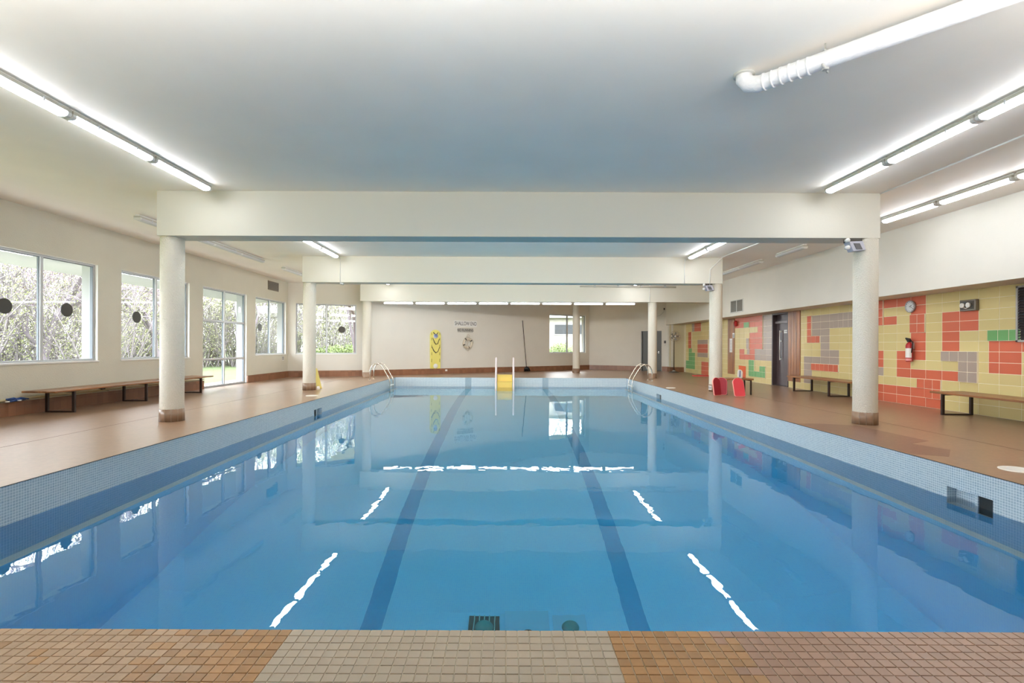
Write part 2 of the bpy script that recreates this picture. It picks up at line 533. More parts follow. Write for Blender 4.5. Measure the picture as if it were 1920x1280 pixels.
# ------------------------------------------------------------------ walls
def wall(name, p0, p1, z0, z1, holes, mt, t=0.35):
    """holes: (s0, s1, z0, z1). local x along, y outward"""
    d = Vector((p1[0] - p0[0], p1[1] - p0[1], 0)); L = d.length
    rz = math.atan2(d.y, d.x)
    b = MB(); s = 0.0
    for h in holes:
        if h[0] > s: b.box(s, h[0], 0, t, z0, z1, mt)
        if h[2] > z0 + .01: b.box(h[0], h[1], 0, t, z0, h[2], mt)
        if h[3] < z1 - .01: b.box(h[0], h[1], 0, t, h[3], z1, mt)
        s = h[1]
    b.box(s, L, 0, t, z0, z1, mt)
    return struct(obj(name, b, None, (p0[0], p0[1], 0), rz)), rz

def baseboard(name, p0, p1, gaps, h=0.25, t=0.045, z0=0.0):
    d = Vector((p1[0] - p0[0], p1[1] - p0[1], 0)); L = d.length
    rz = math.atan2(d.y, d.x)
    b = MB(); s = 0.0
    for g in gaps:
        if g[0] > s: b.box(s, g[0], -t, 0, z0, z0 + h, BASEB)
        s = g[1]
    if s < L: b.box(s, L, -t, 0, z0, z0 + h, BASEB)
    return struct(obj(name, b, None, (p0[0], p0[1], 0), rz))

SILL, HEAD = 0.945, 3.035
winL = [(-.85, 1.65), (2.25, 4.75), (5.35, 7.85), (8.45, 10.96), (11.62, 14.12), 'door', (17.82, 20.26)]
GD = (14.74, 17.22)
holes = []
for w in winL:
    if w == 'door': holes.append((GD[0] - YN, GD[1] - YN, 0, HEAD))
    else: holes.append((w[0] - YN, w[1] - YN, SILL, HEAD))
wl, rzL = wall('wall_left', (XL, YN), A, -.3, ZC, holes, CREAM_L)
baseboard('baseboard_left', (XL, YN), A, [(GD[0] - YN, GD[1] - YN)])
def length(p, q): return math.hypot(q[0] - p[0], q[1] - p[1])
wab, rzAB = wall('wall_far_left', A, B, -.3, ZC, [(.29, 2.68, SILL, HEAD)], CREAM)
baseboard('baseboard_far_left', A, B, [])
kBC = length(B, C) / (C[0] - B[0])
wbc, rzBC = wall('wall_far', B, C, -.3, ZC, [(8.255 * kBC, 10.43 * kBC, SILL, HEAD)], CREAM)
baseboard('baseboard_far', B, C, [])
LCD = length(C, D)
def sCD(X): return (X - C[0]) / (D[0] - C[0]) * LCD
wcd, rzCD = wall('wall_far_right', C, D, -.3, ZC, [(sCD(7.25), sCD(8.2), 0, 2.14)], CREAM)
baseboard('baseboard_far_right', C, D, [(sCD(7.25) - .03, sCD(8.2) + .03)])
wall('wall_pier', D, (8.47, 25.9), -.3, ZS + .02, [], CREAM, t=.1)
baseboard('baseboard_pier', D, (8.47, 25.9), [])
wall('wall_alcove', (8.47, 25.9), (XR + .3, 25.9), -.3, ZS + .05, [], mat('olive_cream_paint', (206, 196, 164), .7), t=.3)
baseboard('baseboard_alcove', (8.47, 25.9), (XR, 25.9), [])
DR = (16.26, 17.27)
wr, rzR = wall('wall_right', (XR + .008, 25.9), (XR + .008, YN), -.3, ZS + .05, [(25.9 - DR[1], 25.9 - DR[0], 0, ZS + .05)], GROUT, t=.35)
wall('wall_near', (XR + .3, YN), (XL - .3, YN), -.3, ZC, [], CREAM)
m = MB()
m.box(BULK, XR + .5, YN, 27.6, ZS, ZC + .02, CREAM)
struct(obj('wall_bulkhead', m))
m = MB()
m.box(XL - .35, XR + .5, YN - .35, 29.4, ZC, ZC + .3, CEIL)
ceil = struct(obj('ceiling', m))

# ------------------------------------------------------------------ windows
def window(name, loc, rz, w, z0, z1, bars_v=(0.5,), bars_h=(), sill=True, depth=0.10, bottom=0.045):
    r = struct(link(name, None, None, loc, rz))
    f = MB(); a, b_ = depth - .025, depth + .025; t = .045
    f.box(0, t, a, b_, z0, z1, ALU); f.box(w - t, w, a, b_, z0, z1, ALU)
    f.box(t, w - t, a, b_, z1 - t, z1, ALU); f.box(t, w - t, a, b_, z0, z0 + bottom, ALU)
    f.box(0.003, w - .003, depth - .006, depth + .006, z1 - t - .014, z1 - t, DKALU)
    f.box(t, t + .012, depth - .03, depth + .03, z0 + bottom, z1 - t, DKALU)
    f.box(w - t - .012, w - t, depth - .03, depth + .03, z0 + bottom, z1 - t, DKALU)
    obj('window_frame', f, r)
    xs = [t] + [w * v for v in bars_v] + [w - t]
    zs = [z0 + bottom] + list(bars_h) + [z1 - t]
    for v in bars_v:
        f = MB(); f.box(w * v - .032, w * v + .032, a - .01, b_, z0 + bottom, z1 - t, ALU)
        f.box(w * v - .042, w * v - .032, depth - .012, b_, z0 + bottom, z1 - t, DKALU)
        f.box(w * v + .032, w * v + .042, depth - .012, b_, z0 + bottom, z1 - t, DKALU)
        obj('mullion', f, r)
    for h in bars_h:
        f = MB(); f.box(t, w - t, a - .006, b_ - .004, h - .03, h + .03, ALU)
        f.box(t, w - t, depth - .012, b_ - .006, h - .04, h - .03, DKALU)
        obj('transom', f, r)
    for i in range(len(xs) - 1):
        for j in range(len(zs) - 1):
            g = MB(); g.add([(xs[i], depth, zs[j]), (xs[i + 1], depth, zs[j]), (xs[i + 1], depth, zs[j + 1]), (xs[i], depth, zs[j + 1])], [(0, 1, 2, 3)], GLASS)
            obj('pane', g, r)
    if sill:
        s_ = MB(); s_.box(-.02, w + .02, -.02, depth - .02, z0 - .03, z0 + .004, WHITE); obj('window_sill', s_, r, bevel=.004)
    # bright reveal lining
    l = MB(); l.box(w - .006, w, 0.0, depth - .03, z0, z1, WHITE); l.box(0, .006, 0.0, depth - .03, z0, z1, WHITE)
    l.box(0, w, 0.0, depth - .03, z1 - .006, z1, WHITE)
    og = mat('grey_reveal_paint', (168, 168, 166), .7); l.box(w - .006, w, depth + .03, .35, z0, z1, og); l.box(0, .006, depth + .03, .35, z0, z1, og)  # outer part of the reveal in one even grey
    obj('reveal', l, r)
    return r
n = 0
for w in winL:
    if w == 'door':
        window('door_1', (XL, GD[0], 0), rzL, GD[1] - GD[0], 0.0, HEAD, (0.5,), (0.86, 2.04), sill=False, bottom=.06)
    else:
        n += 1
        window('window_%d' % n, (XL, w[0], 0), rzL, w[1] - w[0], SILL, HEAD)
u = Vector((B[0] - A[0], B[1] - A[1])).normalized()
n += 1; window('window_%d' % n, (A[0] + u.x * .29, A[1] + u.y * .29, 0), rzAB, 2.39, SILL, HEAD)
u = Vector((C[0] - B[0], C[1] - B[1])).normalized()
n += 1; window('window_%d' % n, (B[0] + 8.255, B[1] + 8.255 * (C[1] - B[1]) / (C[0] - B[0]), 0), rzBC, 2.175 * kBC, SILL, HEAD)

# round dark stickers on the panes
def disc(x, y, z, rz, label, r=0.14):
    b = MB(); b.lathe([(0.0001, -.004), (r, -.004), (r, .004), (0.0001, .004)], mat('dark_sticker', (62, 60, 56), .45), 28, axis='Y', smooth=False)
    o = obj('round_sticker', b, None, (x, y, z), rz)
    tag(o, label, 'sticker', 'round dark stickers on the window glass')
gx = XL - .10 + .012
for (uu, vv, lab) in ((8, 577, 'round black sticker on the glass of the nearest visible window, left pane'),
                      (125, 584, 'round dark sticker on the right pane of the nearest visible left window'),
                      (256, 597, 'round dark sticker on the window just left of the nearest left column'),
                      (487, 615, 'round dark sticker on the narrow window beyond the glass garden door')):
    Y = gx * 940 / (uu - 951)
    disc(gx, Y, EYE + (649 - vv) * Y / 940, rzL, lab)
t = .35 * 0 + 1
# far-left window sticker
uu = 641; k = (uu - 951) / 940
sl = (B[1] - A[1]) / (B[0] - A[0])
tt = (k * A[1] - A[0]) / (1 - k * sl)
yy = A[1] + sl * tt + .09
disc(k * yy, yy, EYE + (649 - 619) * yy / 940, rzAB, 'round green-grey sticker on the far window between second and third left columns')

# ------------------------------------------------------------------ beams and columns
def beam(y0, x0, x1, label, z0=3.11):
    b = MB(); b.box(x0, x1, y0, y0 + .43, z0, ZC, BEAMP)
    o = obj('ceiling_beam', b, bevel=.006); tag(o, label, 'beam', 'painted concrete beams across the pool')
    return o
beam(2.15, -5.87, 6.2, 'cream concrete beam over the near end of the pool, above the viewer')
beam(8.34, -5.84, 6.2, 'cream concrete beam across the pool, nearest and largest in the picture')
beam(14.4, -5.90, 6.18, 'cream concrete beam across the pool, second one from the viewer')
beam(20.44, -6.0, BULK, 'cream concrete beam farthest away, reaching the right hand bulkhead')

def column(x, y, label, ztop=3.11, r=.18, pieces=True, chip=False):
    t = thing('column', label, 'column', (x, y, 0), 0, 'round plastered columns')
    b = MB(); b.lathe([(r - .004, .0), (r - .004, .2), (r, .212), (r, ztop)], STIP, 48)
    obj('shaft', b, t)
    nn = 12
    if pieces:
        for i in range(nn):
            a0 = 2 * PI * i / nn + .01; a1 = 2 * PI * (i + 1) / nn - .01
            q = MB(); q.lathe([(r - .002, .0), (r + .008, .0), (r + .008, .205), (r - .002, .207)], BASET, 4, a0=a0, a1=a1, smooth=True)
            obj('tile', q, t)
    else:
        q = MB(); q.lathe([(r + .006, 0), (r + .006, .205), (r - .002, .207)], BASET, 32); obj('tiled_base', q, t)
    return t
column(-5.72, 8.56, 'round stippled cream column left of the pool, nearest one')
column(6.07, 8.50, 'round stippled cream column right of the pool, nearest one')
column(-5.76, 14.6, 'round cream column left of the pool under the second beam', r=.178)
column(6.07, 14.6, 'round cream column right of the pool behind the red kickboards', r=.178)
column(-5.78, 20.65, 'round cream column left of the pool beside the left ladder', r=.178, pieces=False)
column(5.98, 20.65, 'round cream column right of the pool beside the right ladder', r=.178, pieces=False)
column(3.43, 24.9, 'slim cream column standing in front of the far right window', ztop=ZC, r=.178, pieces=False)
column(-5.72, 2.36, 'round cream column level with the near pool edge, left', pieces=False)
column(6.07, 2.36, 'round cream column level with the near pool edge, right', pieces=False)

# ------------------------------------------------------------------ fluorescent fixtures
def make_fixture(lit):
    """runs along local Y, hangs below z = 0, length 1.26"""
    L = 1.27; hw = .065
    r = link('ceiling_light', None)
    b = MB(); b.box(-hw + .03, hw - .03, 0, L, -.03, 0, WHITE); b.box(-hw - .002, hw + .002, 0, L, -.062, -.028, mat('beige_grey_tray', (188, 186, 174), .5))
    obj('housing', b, r)
    pts = [(-hw + .002, -.060), (-hw + .001, -.085), (-hw + .012, -.102), (-hw + .035, -.112), (hw - .035, -.112), (hw - .012, -.102), (hw - .001, -.085), (hw - .002, -.060)]
    b = MB(); b.prism([(p[0], p[1]) for p in pts], .045, L - .045, LAMP if lit else LENS, axis='Y'); obj('lens', b, r)
    for y in (0.0, L - .045):
        b = MB(); b.prism([(p[0] * 1.04, p[1] * 1.01) for p in pts], y, y + .045, mat('frosted_cap', (226, 226, 222), .4), axis='Y'); obj('end_cap', b, r)
    for y in (.33, .93):
        for sx in (-1, 1):
            b = MB(); b.box(sx * hw - .006, sx * hw + .006, y, y + .02, -.085, -.04, ALU); obj('clip', b, r)
    return r
protoL = make_fixture(True); protoU = make_fixture(False)
used = {True: False, False: False}
def fixture(x, y, z, rz, lit, label, group):
    if not used[lit]:
        o = protoL if lit else protoU; used[lit] = True
    else:
        o = copy_tree(protoL if lit else protoU)
    o.location = (x, y, z); o.rotation_euler = (0, 0, rz)
    tag(o, label, 'light', group)
ordn = ['farthest', 'middle', 'nearest']
for side, X, nm in ((-1, -4.80, 'left'), (1, 5.13, 'right')):
    for bay, (yend, bn) in enumerate(((8.04, 'in the nearest ceiling bay'), (14.08, 'between first and second beam'), (20.2, 'between second and third beam'))):
        for k in range(3):
            fixture(X, yend - 1.29 * (k + 1), ZC, 0, True, 'lit %s line light %s, %s of three' % (nm, bn, ordn[k]), 'lit fluorescent strip lights over the pool edges')
    for k in range(2):  # unseen fixtures assumed behind the viewer, added as fill
        fixture(X, 1.0 - 1.3 * (k + 1), ZC, 0, True, 'lit fluorescent light added behind the viewer on the %s line, %s' % (nm, ['front one', 'rear one'][k]), 'lit fluorescent strip lights over the pool edges')
for k in range(4):
    fixture(7.45, 9.97 - 1.31 * (k + 1), ZC, 0, True, 'lit fluorescent light beside the right bulkhead, %s in the row' % ['farthest', 'second farthest', 'third farthest', 'nearest'][k], 'lit strip lights beside the right bulkhead')
for k, y in enumerate((13.75 - 1.29, )):
    fixture(7.4, y, ZC, 0, False, 'unlit fluorescent light by the right bulkhead just beyond the first beam', 'unlit fluorescent lights near the side walls')
for k in range(2):
    fixture(7.4, 17.2 - 1.29 * (k + 1), ZC, 0, False, 'unlit fluorescent light by the right bulkhead above the twin vent, %s of two' % ['farther', 'nearer'][k], 'unlit fluorescent lights near the side walls')
for k in range(4):
    fixture(-7.3, 14.95 - 1.27 * (k + 1), ZC, 0, False, 'unlit light above the left deck behind the first beam end, %s of four' % ['farthest', 'third', 'second', 'nearest'][k], 'unlit fluorescent lights near the side walls')
for k in range(2):
    fixture(-7.3, 18.9 - 1.29 * (k + 1), ZC, 0, False, 'unlit fluorescent light near the left wall vent, %s of two' % ['farther', 'nearer'][k], 'unlit fluorescent lights near the side walls')
cnt = ['leftmost', 'second from left', 'third from left', 'fourth from left', 'fourth from right', 'third from right', 'second from right', 'rightmost']
RM = Matrix(((0, 1, 0), (0, 0, -1), (-1, 0, 0)))      # runs along X, its back on a beam's far face
def added_beam_row(y, z, where, grp, lens):  # assumed rows out of sight, added to keep the ceiling bright
    for k in range(8):
        o = copy_tree(protoL)
        o.rotation_euler = RM.to_euler(); o.location = (-5.2 + 1.322 * k, y, z)
        for ch in o.children:
            if ch.name.startswith('lens'):
                ch.material_slots[0].link = 'OBJECT'; ch.material_slots[0].material = lens
        tag(o, 'added lit strip light in the unseen row %s, %s' % (where, cnt[k]), 'light', grp)
for k in range(8):
    o = copy_tree(protoL); o.rotation_euler = (0, 0, PI / 2); o.location = (-5.2 + 1.322 * k + 1.29, 20.96, 3.158)
    for ch in o.children:
        if ch.name.startswith('lens'):
            ch.material_slots[0].link = 'OBJECT'; ch.material_slots[0].material = LAMP_F
    tag(o, 'lit strip light in the row under the farthest beam, %s' % cnt[k], 'light', 'row of strip lights under the farthest beam')
added_beam_row(2.585, 3.25, 'on the beam above the viewer', 'row of added strip lights on the beam above the viewer', LAMP_N)
added_beam_row(8.775, 3.32, 'behind the nearest beam', 'row of added strip lights behind the nearest beam', LAMP_B)
added_beam_row(14.835, 3.32, 'behind the second beam', 'row of added strip lights behind the second beam', LAMP_B)


# ------------------------------------------------------------------ glazed block mural on the right wall
HB = .2035
PW = .408
CM = {'y': YEL, 'r': RED, 'e': GRY, 'g': GRN}
tiles = []    # (Y0, Y1, row, colour, raised)
def put(y0, y1, row, spec):
    """spec: 'c' full block, 'ab' two halves far|near, capital letter = raised"""
    if len(spec) == 1:
        tiles.append((y0, y1, row, spec.lower(), spec.isupper()))
    else:
        ym = (y0 + y1) / 2
        tiles.append((ym, y1, row, spec[0].lower(), spec[0].isupper()))
        tiles.append((y0, ym, row, spec[1].lower(), spec[1].isupper()))
S3 = {-9: {6: 'r'}, -8: {4: 'r', 5: 'r', 6: 'r', 7: 'GG'}, -7: {4: 'yr', 5: 'yr', 6: 'yr', 7: 'yG'},
      -6: {3: 'EE', 4: 'EE', 5: 'EE', 8: 'r', 9: 'r'}, -5: {3: 'r', 5: 'EE', 6: 'r', 7: 'r', 8: 'r', 9: 'r'},
      -4: {0: 'r', 1: 'RR', 2: 'RR', 3: 'r'},
      -3: {0: 'r', 1: 'r', 2: 'yR', 3: 'r', 5: 'r', 6: 'r', 7: 'r', 8: 'RR', 9: 'RR', 10: 'r', 11: 'r'},
      -2: {0: 'r', 1: 'r', 3: 'r', 4: 'r', 5: 'r', 11: 'r'}, -1: {0: 'r', 1: 'r', 9: 'r', 11: 'r'},
      0: {0: 'r', 1: 'r', 3: 'e', 4: 'r', 5: 'r', 9: 'rR', 10: 'rR', 11: 'rR'},
      1: {9: 'e', 10: 'e'}, 2: {9: 'EE', 10: 'EE'}, 3: {9: 'EE', 10: 'EE'},
      4: {10: 'e', 9: 'eE', 5: 'e', 4: 'e', 3: 'RR'}, 5: {10: 'e', 9: 'e', 8: 'e', 7: 'e', 6: 'e', 5: 'e', 4: 'e', 3: 'RR'},
      6: {10: 'e', 9: 'e', 8: 'e', 7: 'RR', 4: 'e', 3: 'RR'}, 7: {10: 'yR', 9: 'yR', 8: 'yR', 7: 'yR', 4: 'e', 3: 'e', 2: 'e', 1: 'e'},
      -14: {2: 'r', 3: 'r', 4: 'r'}, -13: {4: 'r', 8: 'g'}, -18: {5: 'EE', 6: 'e'}, -20: {9: 'r', 8: 'r'}}
for c in range(-36, 9):
    y0 = 12.155 + PW * c; y1 = y0 + PW
    if c == 8: y1 = 15.59
    for row in range(12):
        put(y0, y1, row, S3.get(c, {}).get(row, 'y'))
for row in (0,):
    put(15.59, 15.925, row, 'y'); put(15.925, DR[0], row, 'y')
S2 = {0: {k: 'e' for k in range(4, 12)}, 1: {1: 'GG', 2: 'GG', 4: 'e', 5: 'e', **{k: 'Re' for k in range(6, 12)}},
      2: {1: 'GG', 4: 'e', 5: 'e', 6: 'r', 7: 'r', 8: 'r', 9: 'yr', 10: 'r', 11: 'r'},
      3: {1: 'GG', 2: 'GG', 3: 'GG', 4: 'r', 5: 'r', 6: 'r', 7: 'r', 8: 'r', 10: 'r', 11: 'r'},
      4: {4: 'r', 5: 'ye', 6: 'yE', 7: 'yE', 10: 'GG', 11: 'r'}, 5: {4: 'r', 5: 'r', 10: 'r', 11: 'r'}, 6: {10: 'r', 11: 'r'}}
S2[1] = {1: 'GG', 2: 'GG', 4: 'e', 5: 'e', **{k: 'Re' for k in range(6, 12)}}
for j in range(7):
    y0 = 17.27 + .404 * j
    for row in range(12): put(y0, y0 + .404, row, S2.get(j, {}).get(row, 'y'))
put(20.098, 20.70, 0, 'y')
S1 = {5: {7: 'EE', 6: 'RR', 5: 'RR', 4: 'EE', 0: 'r', 1: 'r', 2: 'r'}, 6: {7: 'EE', 6: 'RR', 5: 'RR', 4: 'EE', 0: 'r', 1: 'r', 2: 'r'},
      7: {7: 'EE', 6: 'RR', 5: 'RR', 4: 'EE', 10: 'RR', 11: 'RR'}, 8: {10: 'RR', 11: 'RR'}, 9: {10: 'e', 11: 'e', 4: 'g', 3: 'g', 2: 'g', 1: 'g'},
      10: {9: 'RR', 8: 'RR', 7: 'RR', 6: 'RR', 5: 'g', 4: 'g', 3: 'g', 2: 'g', 1: 'g'}, 11: {2: 'g', 1: 'g'}}
for j in range(12):
    y0 = 20.70 + PW * j
    for row in range(12): put(y0, y0 + PW, row, S1.get(j, {}).get(row, 'y'))
# the wall panel holes: wood panels and door keep their strips free
def shown(t):
    y = t[0]
    return 0 if 8.3 < y < 20.2 else 1
tiles.sort(key=lambda t: (shown(t), t[0]))
# local frame of wall_right: x = (25.9 - Y), inner side is -y
tm = {}
rest = MB()
for i, (y0, y1, row, c, up) in enumerate(tiles):
    w = (y1 - y0) - .009; h = HB - .009; d = .034 if up else .003
    if i < 300:
        key = (round(w, 4), c, up)
        if key not in tm:
            b = MB(); e = .002
            vs = [(-w / 2, 0, -h / 2), (w / 2, 0, -h / 2), (w / 2, 0, h / 2), (-w / 2, 0, h / 2),
                  (-w / 2, -d + e, -h / 2), (w / 2, -d + e, -h / 2), (w / 2, -d + e, h / 2), (-w / 2, -d + e, h / 2),
                  (-w / 2 + e, -d, -h / 2 + e), (w / 2 - e, -d, -h / 2 + e), (w / 2 - e, -d, h / 2 - e), (-w / 2 + e, -d, h / 2 - e)]
            fs = [(0, 1, 5, 4), (1, 2, 6, 5), (2, 3, 7, 6), (3, 0, 4, 7), (4, 5, 9, 8), (5, 6, 10, 9), (6, 7, 11, 10), (7, 4, 8, 11), (8, 9, 10, 11)]
            b.add(vs, fs, CM[c])
            if up: b.box(-w / 2 - .0045, w / 2 + .0045, -.031, 0, -h / 2 - .0045, h / 2 + .0045, GROUT)
            tm[key] = b.mesh('tile')
        link('tile', tm[key], wr, (25.9 - (y0 + y1) / 2, 0, (row + .5) * HB))
    else:
        xa = 25.9 - y1 + .0045; xb = 25.9 - y0 - .0045
        rest.box(xa, xb, -d, 0, row * HB + .0045, (row + 1) * HB - .0045, CM[c])
        if up: rest.box(xa - .0045, xb + .0045, -.031, 0, row * HB, (row + 1) * HB, GROUT)
ro = obj('tile_field', rest, wr); ro['kind'] = 'stuff'
# wood panels beside and beyond the door: vertical boards
def boards(y0, y1, z0, z1, n, nm):
    for k in range(n):
        a = y0 + (y1 - y0) * k / n; b_ = y0 + (y1 - y0) * (k + 1) / n
        q = MB(); q.box(25.9 - b_ + .004, 25.9 - a - .004, -.025, 0, z0, z1, PANELW)
        obj('panel_board', q, wr, bevel=.003)
boards(15.59, DR[0], HB, ZS, 4, 'a')
boards(20.10, 20.70, HB, ZS, 3, 'b')

# ------------------------------------------------------------------ doors
def leaf(name, loc, rz, w, h, mt, fmt, recess=.12, transom=None, handle='bar', sign=False, ztop=None):
    r = struct(link(name, None, None, loc, rz))
    ztop = ztop or h
    f = MB()
    f.box(0, .06, -.02, .2, 0, ztop, fmt); f.box(w - .06, w, -.02, .2, 0, ztop, fmt); f.box(.06, w - .06, -.02, .2, ztop - .05, ztop, fmt)
    if transom: f.box(.06, w - .06, recess - .05, recess + .06, h, h + .07, mat('grey_door_bar', (128, 120, 122), .35))
    f.box(0, w, .0, .33, -.002, .006, fmt)
    obj('door_frame', f, r, bevel=.003)
    d = MB(); d.box(.065, w - .065, recess, recess + .045, .012, h - .005, mt)
    lf = obj('door_leaf', d, r, bevel=.004)
    if transom:
        d = MB(); d.box(.06, w - .06, recess + .02, recess + .05, h + .07, ztop - .05, mt); obj('transom_panel', d, r)
    if handle == 'bar':
        hb = MB(); X = w * .36
        hb.tube([(X, recess - .06, .86), (X, recess - .06, 1.86)], .014, WHITEP, 10)
        for z in (.9, 1.5, 1.82): hb.box(X - .016, X + .016, recess - .06, recess, z - .025, z + .025, WHITEP)
        obj('pull_handle', hb, r)
    else:
        hb = MB(); hb.tube([(w - .14, recess - .06, 1.0), (w - .24, recess - .06, 1.0)], .011, STEEL, 8); hb.box(w - .155, w - .125, recess - .06, recess, .95, 1.06, STEEL)
        obj('lever_handle', hb, r)
    if sign:
        s_ = MB(); s_.box(w * .52, w * .52 + .34, recess - .006, recess, 1.76, 1.87, WHITE); obj('door_sign', s_, r)
        for zz in (1.80, ):
            for q in range(5):
                s2 = MB(); s2.box(w * .52 + .05 + q * .05, w * .52 + .08 + q * .05, recess - .008, recess - .005, zz, zz + .035, mat('faded_letter', (110, 110, 118), .6)); obj('letter_mark', s2, r)
    # back of recess
    bk = MB(); bk.box(0, w, .30, .33, 0, ztop, fmt); obj('door_backing', bk, r)
    return r
leaf('door_3', (XR + .008, DR[1], 0), rzR, DR[1] - DR[0], 2.1, DKDOOR, DKDOOR, recess=.12, transom=True, sign=True, ztop=ZS)
p = Vector(C) + (Vector(D) - Vector(C)).normalized() * sCD(7.25)
leaf('door_2', (p.x, p.y, 0), rzCD, sCD(8.2) - sCD(7.25), 2.1, DKDOOR2, DKDOOR2, recess=.05, handle='lever', ztop=2.14)

# ------------------------------------------------------------------ wall-mounted things on the right
def rw(Y): return (XR - .003, Y)
# clock
t = thing('wall_clock', 'round white wall clock with grey rim on the red blocks near the soffit', 'clock', (XR - .003, 11.31, 2.22))
b = MB(); b.lathe([(.0001, 0), (.13, 0), (.135, -.02), (.135, -.045), (.118, -.05), (.116, -.035)], mat('grey_clock_rim', (176, 178, 182), .35, metal=.4), 36, axis='X'); obj('rim', b, t)
b = MB(); b.lathe([(.117, -.036), (.0001, -.037)], mat('clock_face_white', (225, 232, 236), .4), 36, axis='X'); obj('dial', b, t)
for k in range(12):
    a = k * PI / 6; b = MB(); y_, z_ = math.sin(a) * .098, math.cos(a) * .098
    b.box(-.041, -.038, y_ - .004, y_ + .004, z_ - .008, z_ + .008, BLACK); obj('hour_mark', b, t)
for (ang, ln, wd) in ((math.radians(-60), .06, .005), (math.radians(-118), .09, .003)):
    b = MB(); dy, dz = math.sin(ang), math.cos(ang)
    b.tube([(-.042, -dy * .015, -dz * .015), (-.042, dy * ln, dz * ln)], wd / 2 + .001, BLACK, 6); obj('clock_hand', b, t)
# emergency light unit
t = thing('emergency_light', 'grey metal emergency light unit with two lamp heads on yellow blocks', 'light', (XR - .003, 9.86, 2.13))
b = MB(); b.box(-.07, 0, -.17, .17, -.11, .11, mat('worn_grey_metal', (128, 122, 112), .4, metal=.3)); obj('housing', b, t, bevel=.008)
b = MB(); b.box(-.078, -.068, -.14, .14, -.08, .08, mat('dark_grey_lens', (80, 76, 70), .2)); obj('front_panel', b, t)
for yy in (-.06, .07):
    b = MB(); b.lathe([(.0001, -.075), (.04, -.08), (.05, -.12), (.045, -.125), (.0001, -.11)], WHITEP, 16, c=(0, yy, 0), axis='X'); obj('lamp_head', b, t)
b = MB(); b.tube([(-.1, -.06, -.04), (-.1, 0.0, -.06), (-.1, .07, -.04)], .008, WHITEP, 6); obj('lamp_bar', b, t)
# extinguisher
t = thing('fire_extinguisher', 'red fire extinguisher with white label hung on the glazed block wall', 'extinguisher', (XR - .09, 11.26, .98))
b = MB(); b.lathe([(.0001, 0), (.06, .0), (.068, .015), (.068, .36), (.055, .4), (.025, .43), (.022, .45)], REDM, 24); obj('cylinder', b, t)
b = MB(); b.lathe([(.0695, .09), (.0695, .30)], WHITE, 12, a0=PI * .62, a1=PI * 1.5); obj('label_sticker', b, t)
b = MB(); b.lathe([(.0695, .02), (.0695, .07)], mat('pink_label', (226, 150, 150), .4), 12, a0=PI * .7, a1=PI * 1.5); obj('lower_sticker', b, t)
b = MB(); b.box(-.03, .03, -.03, .03, .44, .49, BLACK); b.prism([(-.03, .49), (.06, .47), (.1, .52), (.09, .54), (-.02, .52)], -.015, .015, BLACK, axis='X')
obj('valve_lever', b, t)
b = MB(); b.tube([(0, -.03, .46), (0, -.1, .44), (-.02, -.11, .34), (-.02, -.09, .2)], .012, BLACK, 8); obj('hose', b, t)
b = MB(); b.box(.06, .09, -.03, .03, .28, .42, GREYM); obj('wall_bracket', b, t)
# big louvred grille
t = thing('louvre_grille', 'large black louvred grille in a pale frame on the right wall', 'vent', (XR - .006, 8.955, 1.40))
b = MB()
gw, gh = 1.1, 1.0
b.box(-.035, 0, -gw, -gw + .035, 0, gh, GREYM); b.box(-.035, 0, -.035, 0, 0, gh, GREYM); b.box(-.035, 0, -gw, 0, 0, .035, GREYM); b.box(-.035, 0, -gw, 0, gh - .035, gh, GREYM)
obj('grille_frame', b, t)
b = MB(); b.box(-.006, 0, -gw + .03, -.03, .03, gh - .03, BLACK); obj('backing', b, t)
for k in range(19):
    z = .05 + k * .0485; b = MB()
    b.add([(-.03, -gw + .035, z), (-.03, -.035, z), (-.008, -.035, z + .03), (-.008, -gw + .035, z + .03), (-.03, -gw + .035, z + .006), (-.03, -.035, z + .006), (-.008, -.035, z + .036), (-.008, -gw + .035, z + .036)],
          [(0, 3, 2, 1), (4, 5, 6, 7), (0, 1, 5, 4), (2, 3, 7, 6)], mat('dark_louvre', (52, 46, 52), .4)); obj('slat', b, t)
# alarm bell and papers on the far wood panel
b = MB(); b.lathe([(.0001, -.07), (.05, -.065), (.1, -.05), (.12, -.02), (.12, 0)], REDM, 24, axis='X')
tag(obj('alarm_bell', b, None, (XR - .03, 19.93, 2.23)), 'round red fire alarm bell high on the wall near the notices', 'bell')
b = MB(); b.box(-.006, 0, -.12, .12, 0, .56, WHITE); t = tag(obj('notice_sheet', b, None, (XR - .02, 20.38, 1.08)), 'tall white notice sheet on the narrow wood panel', 'notice')
for k in range(8):
    b = MB(); b.box(-.008, -.006, -.09, .09, .06 + k * .058, .075 + k * .058, mat('print_grey', (150, 150, 158), .6)); obj('text_line', b, t)
b = MB(); b.box(-.006, 0, -.09, .09, 0, .2, WHITE); t = tag(obj('number_plate', b, None, (XR - .02, 20.16, 1.66)), 'small white plate with black characters above the notice sheet', 'sign')
for (ya, za) in ((-.04, .11), (.04, .11), (-.04, .04), (.04, .04)):
    b = MB(); b.box(-.009, -.006, ya - .022, ya + .022, za - .022, za + .03, BLACK); obj('character_mark', b, t)

